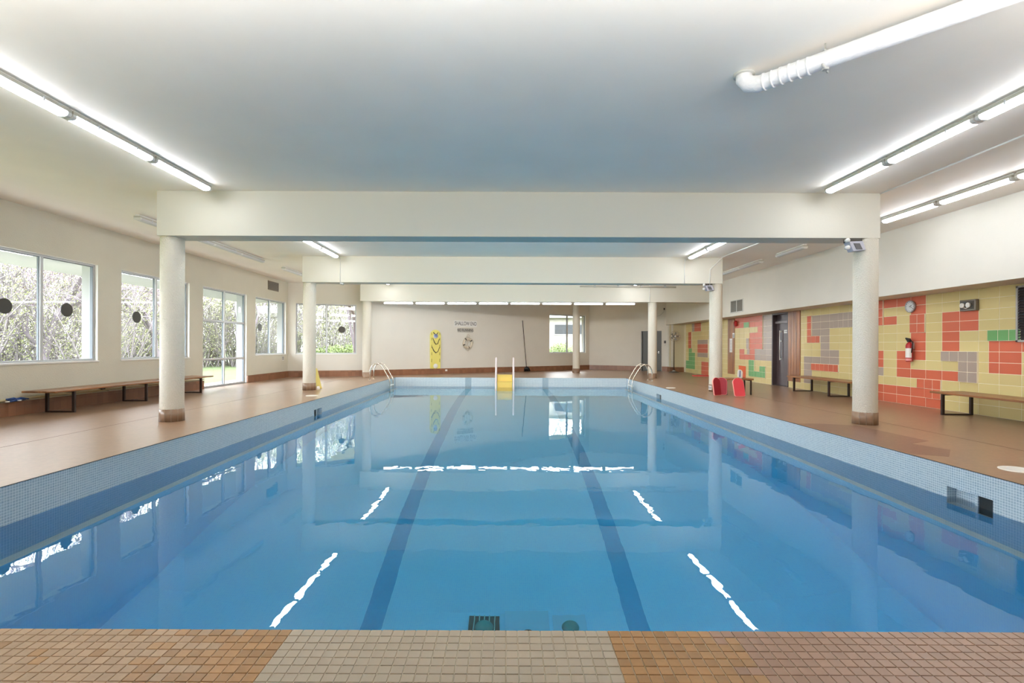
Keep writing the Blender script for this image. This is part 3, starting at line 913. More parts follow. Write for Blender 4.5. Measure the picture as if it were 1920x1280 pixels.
# vents
def vent(loc, rz, w, h, n, label, split=False, mt=GREYM):
    t = thing('wall_vent', label, 'vent', loc, rz)
    b = MB(); e = .03
    b.box(0, w, -.02, 0, 0, e, mt); b.box(0, w, -.02, 0, h - e, h, mt); b.box(0, e, -.02, 0, e, h - e, mt); b.box(w - e, w, -.02, 0, e, h - e, mt)
    if split: b.box(w / 2 - .02, w / 2 + .02, -.02, 0, e, h - e, mt)
    obj('vent_frame', b, t)
    b = MB(); b.box(e, w - e, -.004, 0, e, h - e, mat('vent_dark', (110, 106, 100), .7)); obj('backing', b, t)
    for k in range(n):
        z = e + (h - 2 * e) * (k + .5) / n; b = MB()
        b.box(e, w - e, -.016, -.004, z - .005, z + .005, mat('vent_slat_grey', (140, 136, 128), .5)); obj('slat', b, t)
vent((BULK, 18.85, 2.56), -PI / 2, 1.0, .47, 12, 'twin square metal vent in the white bulkhead above the far doors', True, mat('vent_white', (205, 205, 200), .5))
vent((XL, 18.72, 3.38), PI / 2, .86, .34, 8, 'brown slatted vent high on the left wall near the corner', False, mat('vent_brown', (132, 124, 112), .5))

# ------------------------------------------------------------------ benches
def bench(x0, x1, y0, y1, frames, label, flip=False):
    t = thing('bench', label, 'bench', ((x0 + x1) / 2, (y0 + y1) / 2, 0), 0, 'wooden benches along the side walls')
    ox, oy = (x0 + x1) / 2, (y0 + y1) / 2
    n = 4; w = (x1 - x0) / n
    for k in range(n):
        b = MB(); b.box(x0 + k * w + .004 - ox, x0 + (k + 1) * w - .004 - ox, y0 - oy, y1 - oy, .405, .44, PLANK); obj('seat_plank', b, t, bevel=.005)
    for fy in frames:
        b = MB(); xa, xb = x0 + .03 - ox, x1 - .03 - ox; y_ = fy - oy
        b.box(xa, xa + .05, y_ - .02, y_ + .02, 0, .405, DARKM); b.box(xb - .05, xb, y_ - .02, y_ + .02, 0, .405, DARKM)
        b.box(xa + .05, xb - .05, y_ - .02, y_ + .02, 0, .025, DARKM); b.box(xa + .05, xb - .05, y_ - .02, y_ + .02, .38, .405, DARKM)
        obj('leg_frame', b, t, bevel=.002)
    return t
bench(-8.84, -8.22, 9.12, 14.05, (9.58, 11.5, 13.55), 'long wooden bench on dark metal frames along the left window wall')
bench(8.34, 9.0, 6.2, 9.9, (6.6, 9.66), 'wooden bench at the right wall under the fire extinguisher, nearest one')
bench(8.42, 9.05, 12.35, 15.1, (13.2, 14.8), 'wooden bench at the right wall next to the dark door')
# little bench with swim gear
t = thing('low_bench', 'short dark bench behind the red kickboards by the second right column', 'bench', (6.05, 13.75, 0))
b = MB(); b.box(-.18, .62, -.2, .25, .40, .44, PLANK); obj('seat_plank', b, t, bevel=.004)
for xx in (-.12, .54):
    b = MB(); b.box(xx, xx + .035, -.18, -.145, 0, .40, DARKM); b.box(xx, xx + .035, .19, .225, 0, .40, DARKM); b.box(xx, xx + .035, -.145, .19, .37, .40, DARKM); obj('leg_frame', b, t)

def board_outline(w, h, r=.5):
    pts = [(-w / 2, 0.03), (-w / 2 + .03, 0), (w / 2 - .03, 0), (w / 2, .03)]
    n = 12
    for k in range(n + 1):
        a = PI * k / n
        pts.append((math.cos(a) * w / 2, h - w * .42 + math.sin(a) * w * .42))
    return pts
def kickboard(loc, rot, w, h, mt, edge, label):
    t = thing('kickboard', label, 'kickboard', loc, 0, 'foam kickboards by the second right column')
    t.rotation_euler = rot
    b = MB(); b.prism(board_outline(w, h), -.016, .016, edge, axis='Y'); obj('foam_core', b, t, bevel=.005)
    b = MB(); b.prism([(x * .93, .012 + z * .96) for x, z in board_outline(w, h)], -.02, -.015, mt, axis='Y'); obj('front_skin', b, t)
    return t
kickboard((6.07, 13.06, 0), (-.28, 0, .08), .30, .5, REDP, PINKE, 'bright red kickboard leaning on the short bench, right of the pair')
kickboard((5.62, 13.38, 0), (-.14, 0, .55), .30, .48, DREDP, PINKE, 'dark red kickboard leaning by the column, left of the pair')
kickboard((5.80, 13.56, 0), (-.10, 0, -.5), .28, .47, DREDP, PINKE, 'dark red kickboard turned sideways behind the left one')
# things standing on the little bench
b = MB(); b.prism([(-.09, 0), (.09, 0), (.12, .33), (-.1, .33)], -.012, .012, ORANGE, axis='Y')
o = tag(obj('swim_fin_bag', b, None, (6.50, 13.84, .452), .2, bevel=.004), 'orange flat swim bag standing on the short bench', 'bag'); o.rotation_euler = (-.25, .12, .2)
b = MB(); b.prism([(x, z) for x, z in board_outline(.16, .24)], -.012, .012, WHITEP, axis='Y')
t = tag(obj('float_board', b, None, (6.36, 13.70, .45), 0, bevel=.004), 'small white float with blue stripe beside the orange bag on the short bench', 'float'); t.rotation_euler = (-.25, .3, .3)
b = MB(); b.box(-.03, 0, -.015, -.012, .02, .2, BLUEP); obj('blue_stripe', b, t)
# red mat by the far tile wall
b = MB(); b.prism([(-.38, -.2), (.36, -.25), (.4, .12), (-.25, .2)], 0, .035, mat('coral_mat', (226, 84, 88), .6)); tag(obj('foam_mat', b, None, (8.55, 22.3, .0), .1, bevel=.008), 'flat coral red foam mat lying at the foot of the far block wall', 'mat')

# ------------------------------------------------------------------ pedestal fan
t = thing('pedestal_fan', 'tall pedestal fan with a round wire cage in the far alcove', 'fan', (8.47, 25.45, 0))
b = MB(); b.lathe([(.0001, .0), (.25, .0), (.25, .02), (.12, .05), (.03, .08), (.0001, .08)], mat('fan_base_grey', (90, 86, 84), .4), 28); obj('base', b, t)
b = MB(); b.lathe([(.1, .052), (.06, .1), (.02, .11)], GREYM, 20); obj('base_cover', b, t)
b = MB(); b.tube([(0, 0, .05), (0, 0, 1.5), (0, 0, 1.68)], [.02, .018, .014], BLACK, 10); obj('pole', b, t)
b = MB(); b.lathe([(.0001, .12), (.06, .11), (.075, .04), (.07, -.02), (.0001, -.03)], BLACK, 20, c=(0, 0, 1.83), axis='Y'); obj('motor', b, t)
b = MB()
for k in range(5):
    a = k * 2 * PI / 5
    pts = []
    for (r_, da, yy) in ((.05, -.2, -.05), (.2, -.35, -.07), (.22, .25, -.11), (.05, .3, -.08)):
        pts.append((math.cos(a + da) * r_, yy, 1.83 + math.sin(a + da) * r_))
    b.add(pts, [(0, 1, 2, 3)], mat('steel_blade', (168, 172, 170), .25, metal=.5))
obj('fan_blades', b, t)
b = MB()
for k in range(28):
    a = k * 2 * PI / 28; ca, sa = math.cos(a), math.sin(a)
    b.tube([(ca * .03, -.18, 1.83 + sa * .03), (ca * .2, -.165, 1.83 + sa * .2), (ca * .265, -.1, 1.83 + sa * .265), (ca * .2, .0, 1.83 + sa * .2), (ca * .06, .03, 1.83 + sa * .06)], .0036, STEEL, 4, caps=False)
for R_, yy in ((.265, -.1), (.2, -.165), (.1, -.178)):
    b.tube([(math.cos(a / 24 * 2 * PI) * R_, yy, 1.83 + math.sin(a / 24 * 2 * PI) * R_) for a in range(25)], .007, STEEL, 5, caps=False)
obj('wire_cage', b, t)
b = MB(); b.cyl(.045, -.19, -.17, WHITE, 16, c=(0, 0, 1.83), axis='Y'); obj('cage_badge', b, t)

# ------------------------------------------------------------------ things on the far walls
nBC = Vector((-(C[1] - B[1]), C[0] - B[0])).normalized()      # outward
dBC = (Vector(C) - Vector(B)).normalized()
def onBC(u, off=0.0):
    k = (u - 951) / 940; sl = (C[1] - B[1]) / (C[0] - B[0]); tt = (k * B[1] - B[0]) / (1 - k * sl)
    p = Vector((B[0] + tt, B[1] + sl * tt)) - nBC * off
    return p
# spine board
p = onBC(815.5, .05)
t = thing('spine_board', 'yellow rescue spine board with black straps hung on the far wall', 'board', (p.x, p.y, .25), rzBC)
pts = [(-.2, 0), (.2, 0), (.245, .9), (.245, 1.5)] + [(math.cos(a * PI / 12) * .245, 1.55 + math.sin(a * PI / 12) * .25) for a in range(0, 13)] + [(-.245, 1.5), (-.245, .9)]
pts = [(-.25, 0), (.25, 0), (.27, .9), (.27, 1.5)] + [(math.cos(a * PI / 12) * .27, 1.52 + math.sin(a * PI / 12) * .27) for a in range(0, 13)] + [(-.27, 1.5), (-.27, .9)]
b = MB(); b.prism(pts, -.03, .03, YELP, axis='Y'); obj('board', b, t, bevel=.012)
for sx in (-1, 1):
    for (z0, z1) in ((.3, .45), (.95, 1.1), (1.3, 1.42), (.62, .75), (1.55, 1.66)):
        b = MB(); b.box(sx * .2 - .012, sx * .2 + .012, -.034, -.028, z0, z1, mat('slot_shadow', (150, 140, 60), .6)); obj('hand_slot', b, t)
for pth in ([(-.2, 1.02, .012), (-.1, .82, .02), (0, .73, .02), (.1, .78, .014), (.2, 1.0, .012)], [(-.15, 1.4, .012), (-.06, 1.2, .02), (0, 1.12, .018), (.1, 1.15, .014), (.17, 1.36, .012)], [(-.12, 1.68, .014), (-.08, 1.6, .018), (0, 1.57, .016), (.08, 1.6, .014), (.11, 1.68, .012)]):
    b = MB(); b.tube([(x, -.045, z) for x, z, r in pth], [r for x, z, r in pth], BLACK, 6); obj('strap', b, t)
b = MB(); b.lathe([(.0001, -.036), (.11, -.036), (.11, -.03)], mat('lilac_label', (196, 204, 232), .4), 20, c=(0, 0, 1.5), axis='Y'); obj('head_pad', b, t)
b = MB(); b.box(-.07, .07, -.05, -.03, 1.49, 1.53, BLUEP); obj('blue_band', b, t)
b = MB(); b.lathe([(.0001, -.04), (.1, -.04), (.11, -.03)], WHITE, 20, c=(0, 0, .12), axis='Y'); obj('foot_pad', b, t)
# life ring
p = onBC(876, .06)
t = thing('life_ring', 'cream life ring with dark bands and looped rope on the far wall', 'life ring', (p.x, p.y, 1.43), rzBC)
ivory = mat('ivory_ring', (214, 204, 184), .5)
n1, n2 = 36, 12; vs = []; fs = []
for i in range(n1):
    a = 2 * PI * i / n1
    for j in range(n2):
        q = 2 * PI * j / n2; rr = .215 + .055 * math.cos(q)
        vs.append((rr * math.cos(a), .05 * math.sin(q), rr * math.sin(a)))
for i in range(n1):
    for j in range(n2): fs.append((i * n2 + j, i * n2 + (j + 1) % n2, ((i + 1) % n1) * n2 + (j + 1) % n2, ((i + 1) % n1) * n2 + j))
b = MB(); b.add(vs, fs, ivory, True); obj('ring', b, t)
for a in (35, 125, 200, 285):
    ra = math.radians(a); b = MB()
    b.tube([(math.cos(ra + d) * .215, 0, math.sin(ra + d) * .215) for d in (-.1, 0, .1)], .058, BLACK, 14); obj('band', b, t)
b = MB(); rp = mat('rope', (190, 180, 158), .8)
b.tube([(math.cos(k / 30 * 2 * PI) * (.275 + .02 * math.sin(k / 30 * 8 * PI)), -.03, math.sin(k / 30 * 2 * PI) * (.29 + .03 * math.sin(k / 30 * 8 * PI))) for k in range(31)], .008, rp, 5)
b.tube([(-.12, -.04, .25), (-.02, -.04, .42), (.05, -.04, .38), (.1, -.05, .1), (-.06, -.05, -.05), (.08, -.05, -.2), (.0, -.04, -.38), (-.12, -.04, -.3), (-.05, -.05, .1), (-.12, -.04, .25)], .009, rp, 5)
obj('rope', b, t)
b = MB(); b.box(-.012, .012, -.03, .055, .28, .31, STEEL); obj('hook', b, t)

def text_mesh(txt, size, mt):
    cu = bpy.data.curves.new('text', 'FONT'); cu.body = txt; cu.size = size; cu.extrude = .002
    cu.align_x = 'CENTER'; cu.align_y = 'CENTER'
    o = bpy.data.objects.new('tmp', cu); COL.objects.link(o)
    dg = bpy.context.evaluated_depsgraph_get()
    me = bpy.data.meshes.new_from_object(o.evaluated_get(dg))
    bpy.data.objects.remove(o); bpy.data.curves.remove(cu)
    me.materials.clear(); me.materials.append(mt)
    return me
def sign(u, z, w, h, txt, label, back, size, sx):
    p = onBC(u, .012)
    b = MB(); b.box(-w / 2, w / 2, 0, .012, -h / 2, h / 2, back)
    t = tag(obj('wall_sign', b, None, (p.x, p.y, z), rzBC), label, 'sign')
    me = text_mesh(txt, size, mat('navy_black_lettering', (34, 34, 48), .5))
    o = link('lettering', me, t); o.location = (0, -.001, 0); o.rotation_euler = (PI / 2, 0, 0); o.scale = (sx, 1, 1)
sign(873, 2.36, 1.22, .30, 'SHALLOW END', 'white sign reading SHALLOW END on the far wall', WHITE, .25, .68)
sign(872.5, 2.05, .84, .20, 'NO RUNNING', 'smaller grey sign reading NO RUNNING below the larger sign', mat('grey_sign', (184, 180, 170), .5), .17, .80)
# pool brush
p = onBC(984, .16); q = onBC(979, .03)
t = thing('floor_squeegee', 'black mop with a long thin handle leaning against the far wall', 'mop', (p.x, p.y, 0))
b = MB(); b.tube([(0, 0, .2), (q.x - p.x, q.y - p.y, 2.62)], .016, DARKM, 8); obj('handle', b, t)
b = MB()
for k in range(40):
    a = random.uniform(0, 2 * PI); r_ = random.uniform(.05, .2)
    b.tube([(0, 0, .26), (math.cos(a) * r_ * .7, math.sin(a) * r_ * .35, .18), (math.cos(a) * r_, math.sin(a) * r_ * .5, .015)], [.02, .022, .015], BLACK, 5)
obj('mop_head', b, t)['kind'] = 'stuff'
b = MB(); b.box(-.06, .06, -.006, .012, -.06, .06, WHITE)
t = tag(obj('base_sticker', b, None, (6.07 - .181, 14.6 - .057, .11), math.radians(-72.6)), 'square white sticker on the brown base of the second right column', 'sticker')
for xa in (-.028, .028):
    b = MB(); b.box(xa - .02, xa + .02, -.009, -.006, -.035, .035, mat('sticker_grey', (150, 150, 156), .5)); obj('printed_mark', b, t)
# small boxes
b = MB(); b.box(-.05, .05, -.05, 0, -.07, .07, mat('dark_box', (84, 76, 70), .5))
t = tag(obj('switch_box', b, None, (8.36, 26.5, 1.55), rzCD), 'small dark switch box on the wall right of the far door', 'switch')
t.location = (C[0] + (D[0] - C[0]) * .965, C[1] + (D[1] - C[1]) * .965, 1.55)
b = MB(); b.tube([(0, -.02, -.07), (.01, -.02, -.15), (-.01, -.02, -.2)], .006, GREYM, 6); obj('cord', b, t)
t = tag(obj('wall_sensor', MB().box(-.035, .035, -.05, 0, -.05, .05, mat('dark_box2', (70, 60, 56), .5)), None, (C[0] + (D[0] - C[0]) * .955, C[1] + (D[1] - C[1]) * .955, 3.3), rzCD), 'small dark sensor box on the far wall above the dark door', 'sensor')
b = MB(); b.tube([(0, -.03, -.05), (-.02, -.03, -.15), (-.2, -.03, -.32), (-.42, -.03, -.4)], .008, GREYM, 6); obj('cable', b, t)
b = MB(); b.box(-.05, .05, -.02, 0, -.04, .04, WHITE); p = onBC(836, .045)
tag(obj('outlet_cover', b, None, (p.x, p.y, .16), rzBC), 'small white outlet cover on the brown skirting beside the spine board', 'outlet')
b = MB(); b.box(-.07, .07, -.01, 0, -.09, .09, WHITE)
t = tag(obj('depth_plate', b, None, (XL + .01 - .01, 20.0, .78), PI / 2), 'small white plate with black marks below the last left window', 'sign')
for (xa, za) in ((-.035, .04), (.035, .04), (-.035, -.03), (.035, -.03)):
    b = MB(); b.box(xa - .018, xa + .018, -.013, -.01, za - .025, za + .025, BLACK); obj('character_mark', b, t)

# ------------------------------------------------------------------ ladders and steps
def ladder(X, sgn, y0, y1, label):
    """sgn: +1 when the deck lies toward +X"""
    t = thing('pool_ladder', label, 'ladder', (X, (y0 + y1) / 2, 0), 0, 'chrome pool ladders')
    ym = (y0 + y1) / 2
    for y in (y0, y1):
        b = MB(); yy = y - ym
        P = [(.58, 0), (.58, .30), (.56, .42), (.50, .54), (.40, .61), (.28, .62), (.16, .55), (.05, .40), (-.08, .17), (-.14, .06), (-.17, -.08), (-.17, -1.5)]
        b.tube([(sgn * a, yy, z) for a, z in P], .022, STEEL, 12); obj('handrail', b, t)
        b = MB(); b.lathe([(.0001, .014), (.045, .012), (.05, 0)], STEEL, 16, c=(sgn * .58, yy, 0)); obj('flange', b, t)
    for z in (-.2, -.5, -.8, -1.1):
        b = MB(); xa, xb = sorted((-sgn * .21, -sgn * .13)); b.box(xa, xb, y0 - ym, y1 - ym, z - .015, z + .015, WHITEP); obj('tread', b, t, bevel=.004)
    return t
ladder(PX0, -1, 18.85, 19.4, 'chrome handrail ladder at the far left corner of the pool')
ladder(PX1, 1, 18.9, 19.45, 'chrome handrail ladder at the far right corner of the pool')
t = thing('pool_steps', 'yellow plastic pool steps with two white handrails at the far edge', 'steps', (-.095, PY1, 0))
for k, (z, y) in enumerate(((.14, .0), (-.12, -.22), (-.38, -.44), (-.64, -.66), (-.9, -.88))):
    b = MB(); b.box(-.31, .31, y - .25, y + .0, z - .035, z, YELS); b.box(-.30, .30, y - .235, y - .215, z - .26, z - .035, YELS); obj('step', b, t, bevel=.008)
for sx in (-1, 1):
    b = MB()
    P = [(.45, .0), (.45, .5), (.40, .68), (.28, .78), (.12, .80), (-.05, .72), (-.2, .45), (-.33, .1), (-.6, -.5), (-1.05, -1.3)]
    b.tube([(sx * .355, y, z) for y, z in P], .036, mat('pinkish_white_rail', (226, 214, 214), .35), 12); obj('handrail', b, t)
    b = MB(); b.prism([(.0, .12), (-.02, -.1), (-.9, -1.1), (-1.1, -1.1), (-.25, .12)], sx * .33 - .012, sx * .33 + .012, mat('white_side_plastic', (226, 224, 214), .4), axis='X'); obj('side_panel', b, t)

# ------------------------------------------------------------------ deck odds and ends
def lid(x, y, r, label):
    b = MB(); b.lathe([(r, .0), (r, .006), (r - .01, .010), (r - .02, .008), (.0001, .009)], mat('skimmer_lid_white', (236, 230, 218), .4), 32)
    b.lathe([(r * .55, .0095), (r * .5, .012), (r * .45, .0095)], WHITE, 24)
    tag(obj('skimmer_lid', b, None, (x, y, .0)), label, 'lid', 'round skimmer lids in the deck')
lid(5.42, 5.32, .155, 'round white skimmer lid in the right deck, nearest the picture edge')
lid(5.14, 15.75, .15, 'round white skimmer lid in the right deck near the second column')
lid(1.86, 1.815, .11, 'round white skimmer lid in the near deck at the bottom right')
lid(-5.02, 12.9, .15, 'round white skimmer lid in the left deck between first and second columns')
# yellow wet-floor sign
t = thing('wet_floor_sign', 'pale yellow folding floor sign behind the second left column', 'sign', (-5.76, 15.05, 0), 1.0)
for s_ in (-1, 1):
    b = MB(); pts = [(-.14, 0), (-.08, 0), (-.07, .08), (.07, .08), (.08, 0), (.14, 0), (.07, .58), (.05, .62), (-.05, .62), (-.07, .58)]
    b.prism(pts, -.008, .008, mat('pale_yellow_plastic', (228, 210, 120), .4), axis='Y')
    o = obj('sign_leaf', b, t, bevel=.003); o.rotation_euler = (s_ * .2, 0, 0); o.location = (0, -s_ * .125 * -1, 0)
# pipe rail above the left skirting
t = thing('wall_pipe', 'thin pale pipe running above the brown skirting behind the left bench', 'pipe', (XL, 11.5, 0))
b = MB(); b.tube([(.055, -3.8, .30), (.055, 3.2, .30)], .022, mat('cream_pipe', (206, 196, 160), .5), 10); obj('tube', b, t)
for y in (-3.0, -.3, 2.4):
    b = MB(); b.box(0, .05, y - .015, y + .015, .27, .32, DARKM); obj('clamp', b, t)
b = MB(); b.box(.03, .1, -.55, -.45, .31, .35, BLACK); obj('valve', b, t)
# blue goggles / hose on the skirting
t = thing('pool_hose_head', 'tangle of blue plastic pool gear on the left skirting at the picture edge', 'pool gear', (XL + .08, 8.98, .25))
for k in range(5):
    b = MB(); y0 = random.uniform(-.25, .1)
    b.tube([(random.uniform(0, .05), y0, .02 + k * .012), (.05, y0 + .12, .035 + k * .01), (random.uniform(0, .06), y0 + .26, .025 + k * .006)], [.014, .02, .012], BLUEP, 8); obj('blue_strand', b, t)
for k in range(2):
    b = MB(); b.lathe([(.0001, 0), (.03, 0), (.03, .02), (.0001, .02)], WHITE, 14, c=(.07, -.15 + .22 * k, .02)); obj('white_cap', b, t)

# floor drains in the deep end
zf = ZW - 3.5
def plate(x0, x1, y0, y1, dome, mt, dm, label, grid=False, y_c=None):
    cx, cy_ = (x0 + x1) / 2, (y0 + y1) / 2
    t = thing('floor_drain', label, 'drain', (cx, cy_, zf))
    b = MB(); b.box(x0 - cx, x1 - cx, y0 - cy_, y1 - cy_, 0, .025, mt); obj('plate', b, t)
    if grid:
        for k in range(5):
            xx = x0 - cx + (x1 - x0) * (k + 1) / 6; b = MB(); b.box(xx - .006, xx + .006, y0 - cy_, y1 - cy_, .025, .04, mat('grid_bar', (150, 200, 190), .5)); obj('grate_bar', b, t)
    b = MB(); b.lathe([(dome, .025), (dome * .85, .05), (dome * .5, .07), (.0001, .075)], dm, 28, c=(0, (y_c if y_c is not None else 0), 0)); obj('dome', b, t)
teal = mat('teal_plastic', (40, 150, 140), .4)
plate(-.45, -.08, 5.78, 6.13, .11, mat('dark_green_grate', (16, 52, 44), .5), teal, 'dark square grated drain with teal dome on the deep pool floor', True)
plate(-.01, .52, 5.72, 6.22, .085, mat('pale_blue_plate', (170, 215, 235), .5), mat('black_drain', (10, 40, 40), .5), 'pale blue square plate with black drain hole on the pool floor', y_c=-.13)
plate(.57, .96, 5.76, 6.14, .105, mat('pale_blue_plate', (170, 215, 235), .5), teal, 'pale square plate with teal dome, right of the three pool drains')

# ------------------------------------------------------------------ ceiling pipes and conduits
def pipe(name, path, r, mt, label, cat='pipe', n=12):
    p0 = Vector(path[0]); b = MB(); b.tube([Vector(p) - p0 for p in path], r, mt, n)
    return tag(obj(name, b, None, p0), label, cat)
wrap = mat('white_wrapped_pipe', (236, 236, 238), .5, bump=.4, scale=25, stretch=(1, 1, 1))
t = thing('ceiling_pipe', 'thick white wrapped pipe hung diagonally under the ceiling', 'pipe', (2.22, 4.72, ZC))
b = MB(); P = [(0, 0, .0), (0, 0, -.05), (.03, -.03, -.11), (.09, -.09, -.14), (.4, -.42, -.14), (3.6, -3.75, -.14)]
b.tube(P, [.072, .074, .074, .072, .07, .07], wrap, 20); obj('insulated_tube', b, t)
b = MB(); b.tube([(0, 0, 0), (0, 0, -.02)], .095, mat('rough_plaster_ring', (200, 200, 195), .8), 16); obj('ceiling_collar', b, t)
b = MB(); b.tube([(.46, -.48, 0), (.46, -.48, -.08)], .006, GREYM, 6); b.box(.44, .48, -.5, -.46, -.225, -.06, GREYM); b.tube([(.4, -.54, -.21), (.52, -.42, -.21)], .01, GREYM, 6); obj('hanger', b, t)
for k in range(6):
    s_ = .12 + k * .05; b = MB(); b.tube([(s_, -s_ * 1.03, -.14), (s_ + .012, -(s_ + .012) * 1.03, -.14)], .077, wrap, 20); obj('wrap_turn', b, t)
pipe('ceiling_conduit', [(6.2, .5, ZC - .012), (6.2, 8.34, ZC - .012)], .011, WHITEP, 'thin white conduit along the ceiling right of the near light row', 'conduit')
pipe('ceiling_conduit', [(6.2, 11.4, ZC - .012), (6.1, 14.2, ZC - .012), (6.06, 14.385, ZC - .1), (5.82, 14.385, ZC - .34), (5.8, 14.385, 3.05)], .012, WHITEP, 'white conduit bent down the second beam to the emergency light', 'conduit')
pipe('ceiling_conduit', [(5.13, 14.05, ZC - .03), (5.1, 14.35, ZC - .05), (5.08, 14.385, ZC - .14), (5.08, 14.385, 3.1)], .009, WHITEP, 'thin conduit down the second beam below the right lights', 'conduit')
t = pipe('ceiling_conduit', [(-4.8, 14.05, ZC - .03), (-4.8, 14.35, ZC - .05), (-4.8, 14.385, ZC - .14), (-4.8, 14.385, 3.1)], .009, WHITEP, 'thin conduit down the second beam below the left lights', 'conduit')
b = MB(); b.tube([(0, .335, -.75), (.1, .335, -.78)], .03, GREYM, 10); obj('conduit_head', b, t)
pipe('ceiling_conduit', [(5.8, 20.425, ZC), (5.8, 20.425, 3.11)], .014, WHITEP, 'short vertical conduit on the farthest beam above the third right column', 'conduit')
t = pipe('beam_pipe', [(2.95, 20.38, 3.74), (6.85, 20.38, 3.72)], .03, mat('grey_cream_pipe', (200, 196, 186), .5), 'horizontal cream pipe across the farthest beam, seen below the second beam')
for k in range(4):
    b = MB(); x_ = .6 + k * .95; b.box(x_ - .03, x_ + .03, -.04, .04, -.04, .06, GREYM); obj('pipe_clamp', b, t)
# emergency twin heads under beam ends
def twin(loc, label, s=1.0, rz=0):
    t = thing('emergency_light', label, 'light', loc, rz)
    b = MB(); b.box(-.12 * s, .1 * s, -.08 * s, .06 * s, -.06 * s, 0, mat('dark_bracket', (70, 66, 60), .5)); obj('bracket', b, t)
    b = MB(); b.prism([(-.13 * s, -.06 * s), (.1 * s, -.05 * s), (.15 * s, -.2 * s), (-.06 * s, -.22 * s)], -.1 * s, .04 * s, mat('lilac_grey_case', (188, 188, 200), .4), axis='Y'); obj('case', b, t, bevel=.006)
    b = MB(); b.prism([(-.06 * s, -.09 * s), (.04 * s, -.09 * s), (.09 * s, -.19 * s), (-.01 * s, -.19 * s)], -.108 * s, -.1 * s, mat('dark_grille', (96, 96, 98), .5), axis='Y'); obj('front_grille', b, t)
    for dz in (-.04, -.16):
        b = MB(); b.lathe([(.0001, -.12 * s), (.035 * s, -.12 * s), (.03 * s, -.06 * s), (.0001, -.05 * s)], WHITEP, 14, c=(-.16 * s, 0, dz * s), axis='Y'); obj('lamp_head', b, t)
twin((5.80, 8.42, 3.11), 'grey twin head emergency light beside the top of the nearest right column')
twin((5.78, 14.45, 3.11), 'grey twin head emergency light beside the top of the second right column', .95)

# ------------------------------------------------------------------ outside
m = MB(); m.add([(-90, -60, -.16), (90, -60, -.16), (90, 110, -.16), (-90, 110, -.16)], [(0, 1, 2, 3)], GRASS)
g = struct(obj('ground', m))
# cut the lawn away from below the pool by a lower slab is not needed: the basin is closed; keep it outside the room
g.data.clear_geometry()
m = MB()
X0, X1, Y0, Y1 = XL - .3, XR + .3, YN - .3, 29.3
for q in (((-90, X0), (-60, 110)), ((X1, 90), (-60, 110)), ((X0, X1), (-60, Y0)), ((X0, X1), (Y1, 110))):
    (a, b_), (c, d) = q; m.add([(a, c, -.16), (b_, c, -.16), (b_, d, -.16), (a, d, -.16)], [(0, 1, 2, 3)], GRASS)
bpy.data.objects.remove(g)
struct(obj('ground', m))
m = MB(); m.box(-11.1, XL - .35, YN - 3, 21.5, -.155, -.12, mat('pale_bounce_ground', (222, 218, 210), .9, var=.05))  # made-up pale ground strip, bounces daylight up to the ceiling
struct(obj('bounce_strip', m))
# eaves
m = MB(); m.box(-10.9, XL - .35, YN - 1, 20.6, 3.04, 3.3, mat('eave_paint', (158, 156, 160), .7))
struct(obj('trim_eaves_left', m))
for nm, P0, P1, rz in (('trim_eaves_far_left', A, B, rzAB), ('trim_eaves_far', B, C, rzBC)):
    L = length(P0, P1); m = MB(); m.box(-.6, L + .6, .36, 1.3, 3.06, 3.3, mat('eave_paint', (158, 156, 160), .7)); struct(obj(nm, m, None, (P0[0], P0[1], 0), rz))
# neighbouring building behind the far right window
t = thing('neighbour_building', 'pale building with a wide dark window seen through the far right window', 'building', (3.2, 38.0, -.16))
b = MB(); b.box(-6, 14, 0, 8, 0, 3.6, mat('pale_render', (136, 132, 122), .8)); obj('wall', b, t)
b = MB(); b.box(.3, 4.4, -.05, 0, 2.3, 3.2, mat('grey_frame', (120, 120, 118), .6)); w_ = obj('window_frame', b, t)
b = MB(); b.box(.4, 4.3, -.07, -.04, 2.4, 3.1, mat('dark_glass', (34, 36, 38), .6)); obj('pane', b, w_)
b = MB(); b.box(-6.3, 14.3, -.5, 8.3, 3.6, 3.9, mat('pale_render2', (150, 148, 142), .7)); obj('roof_edge', b, t)

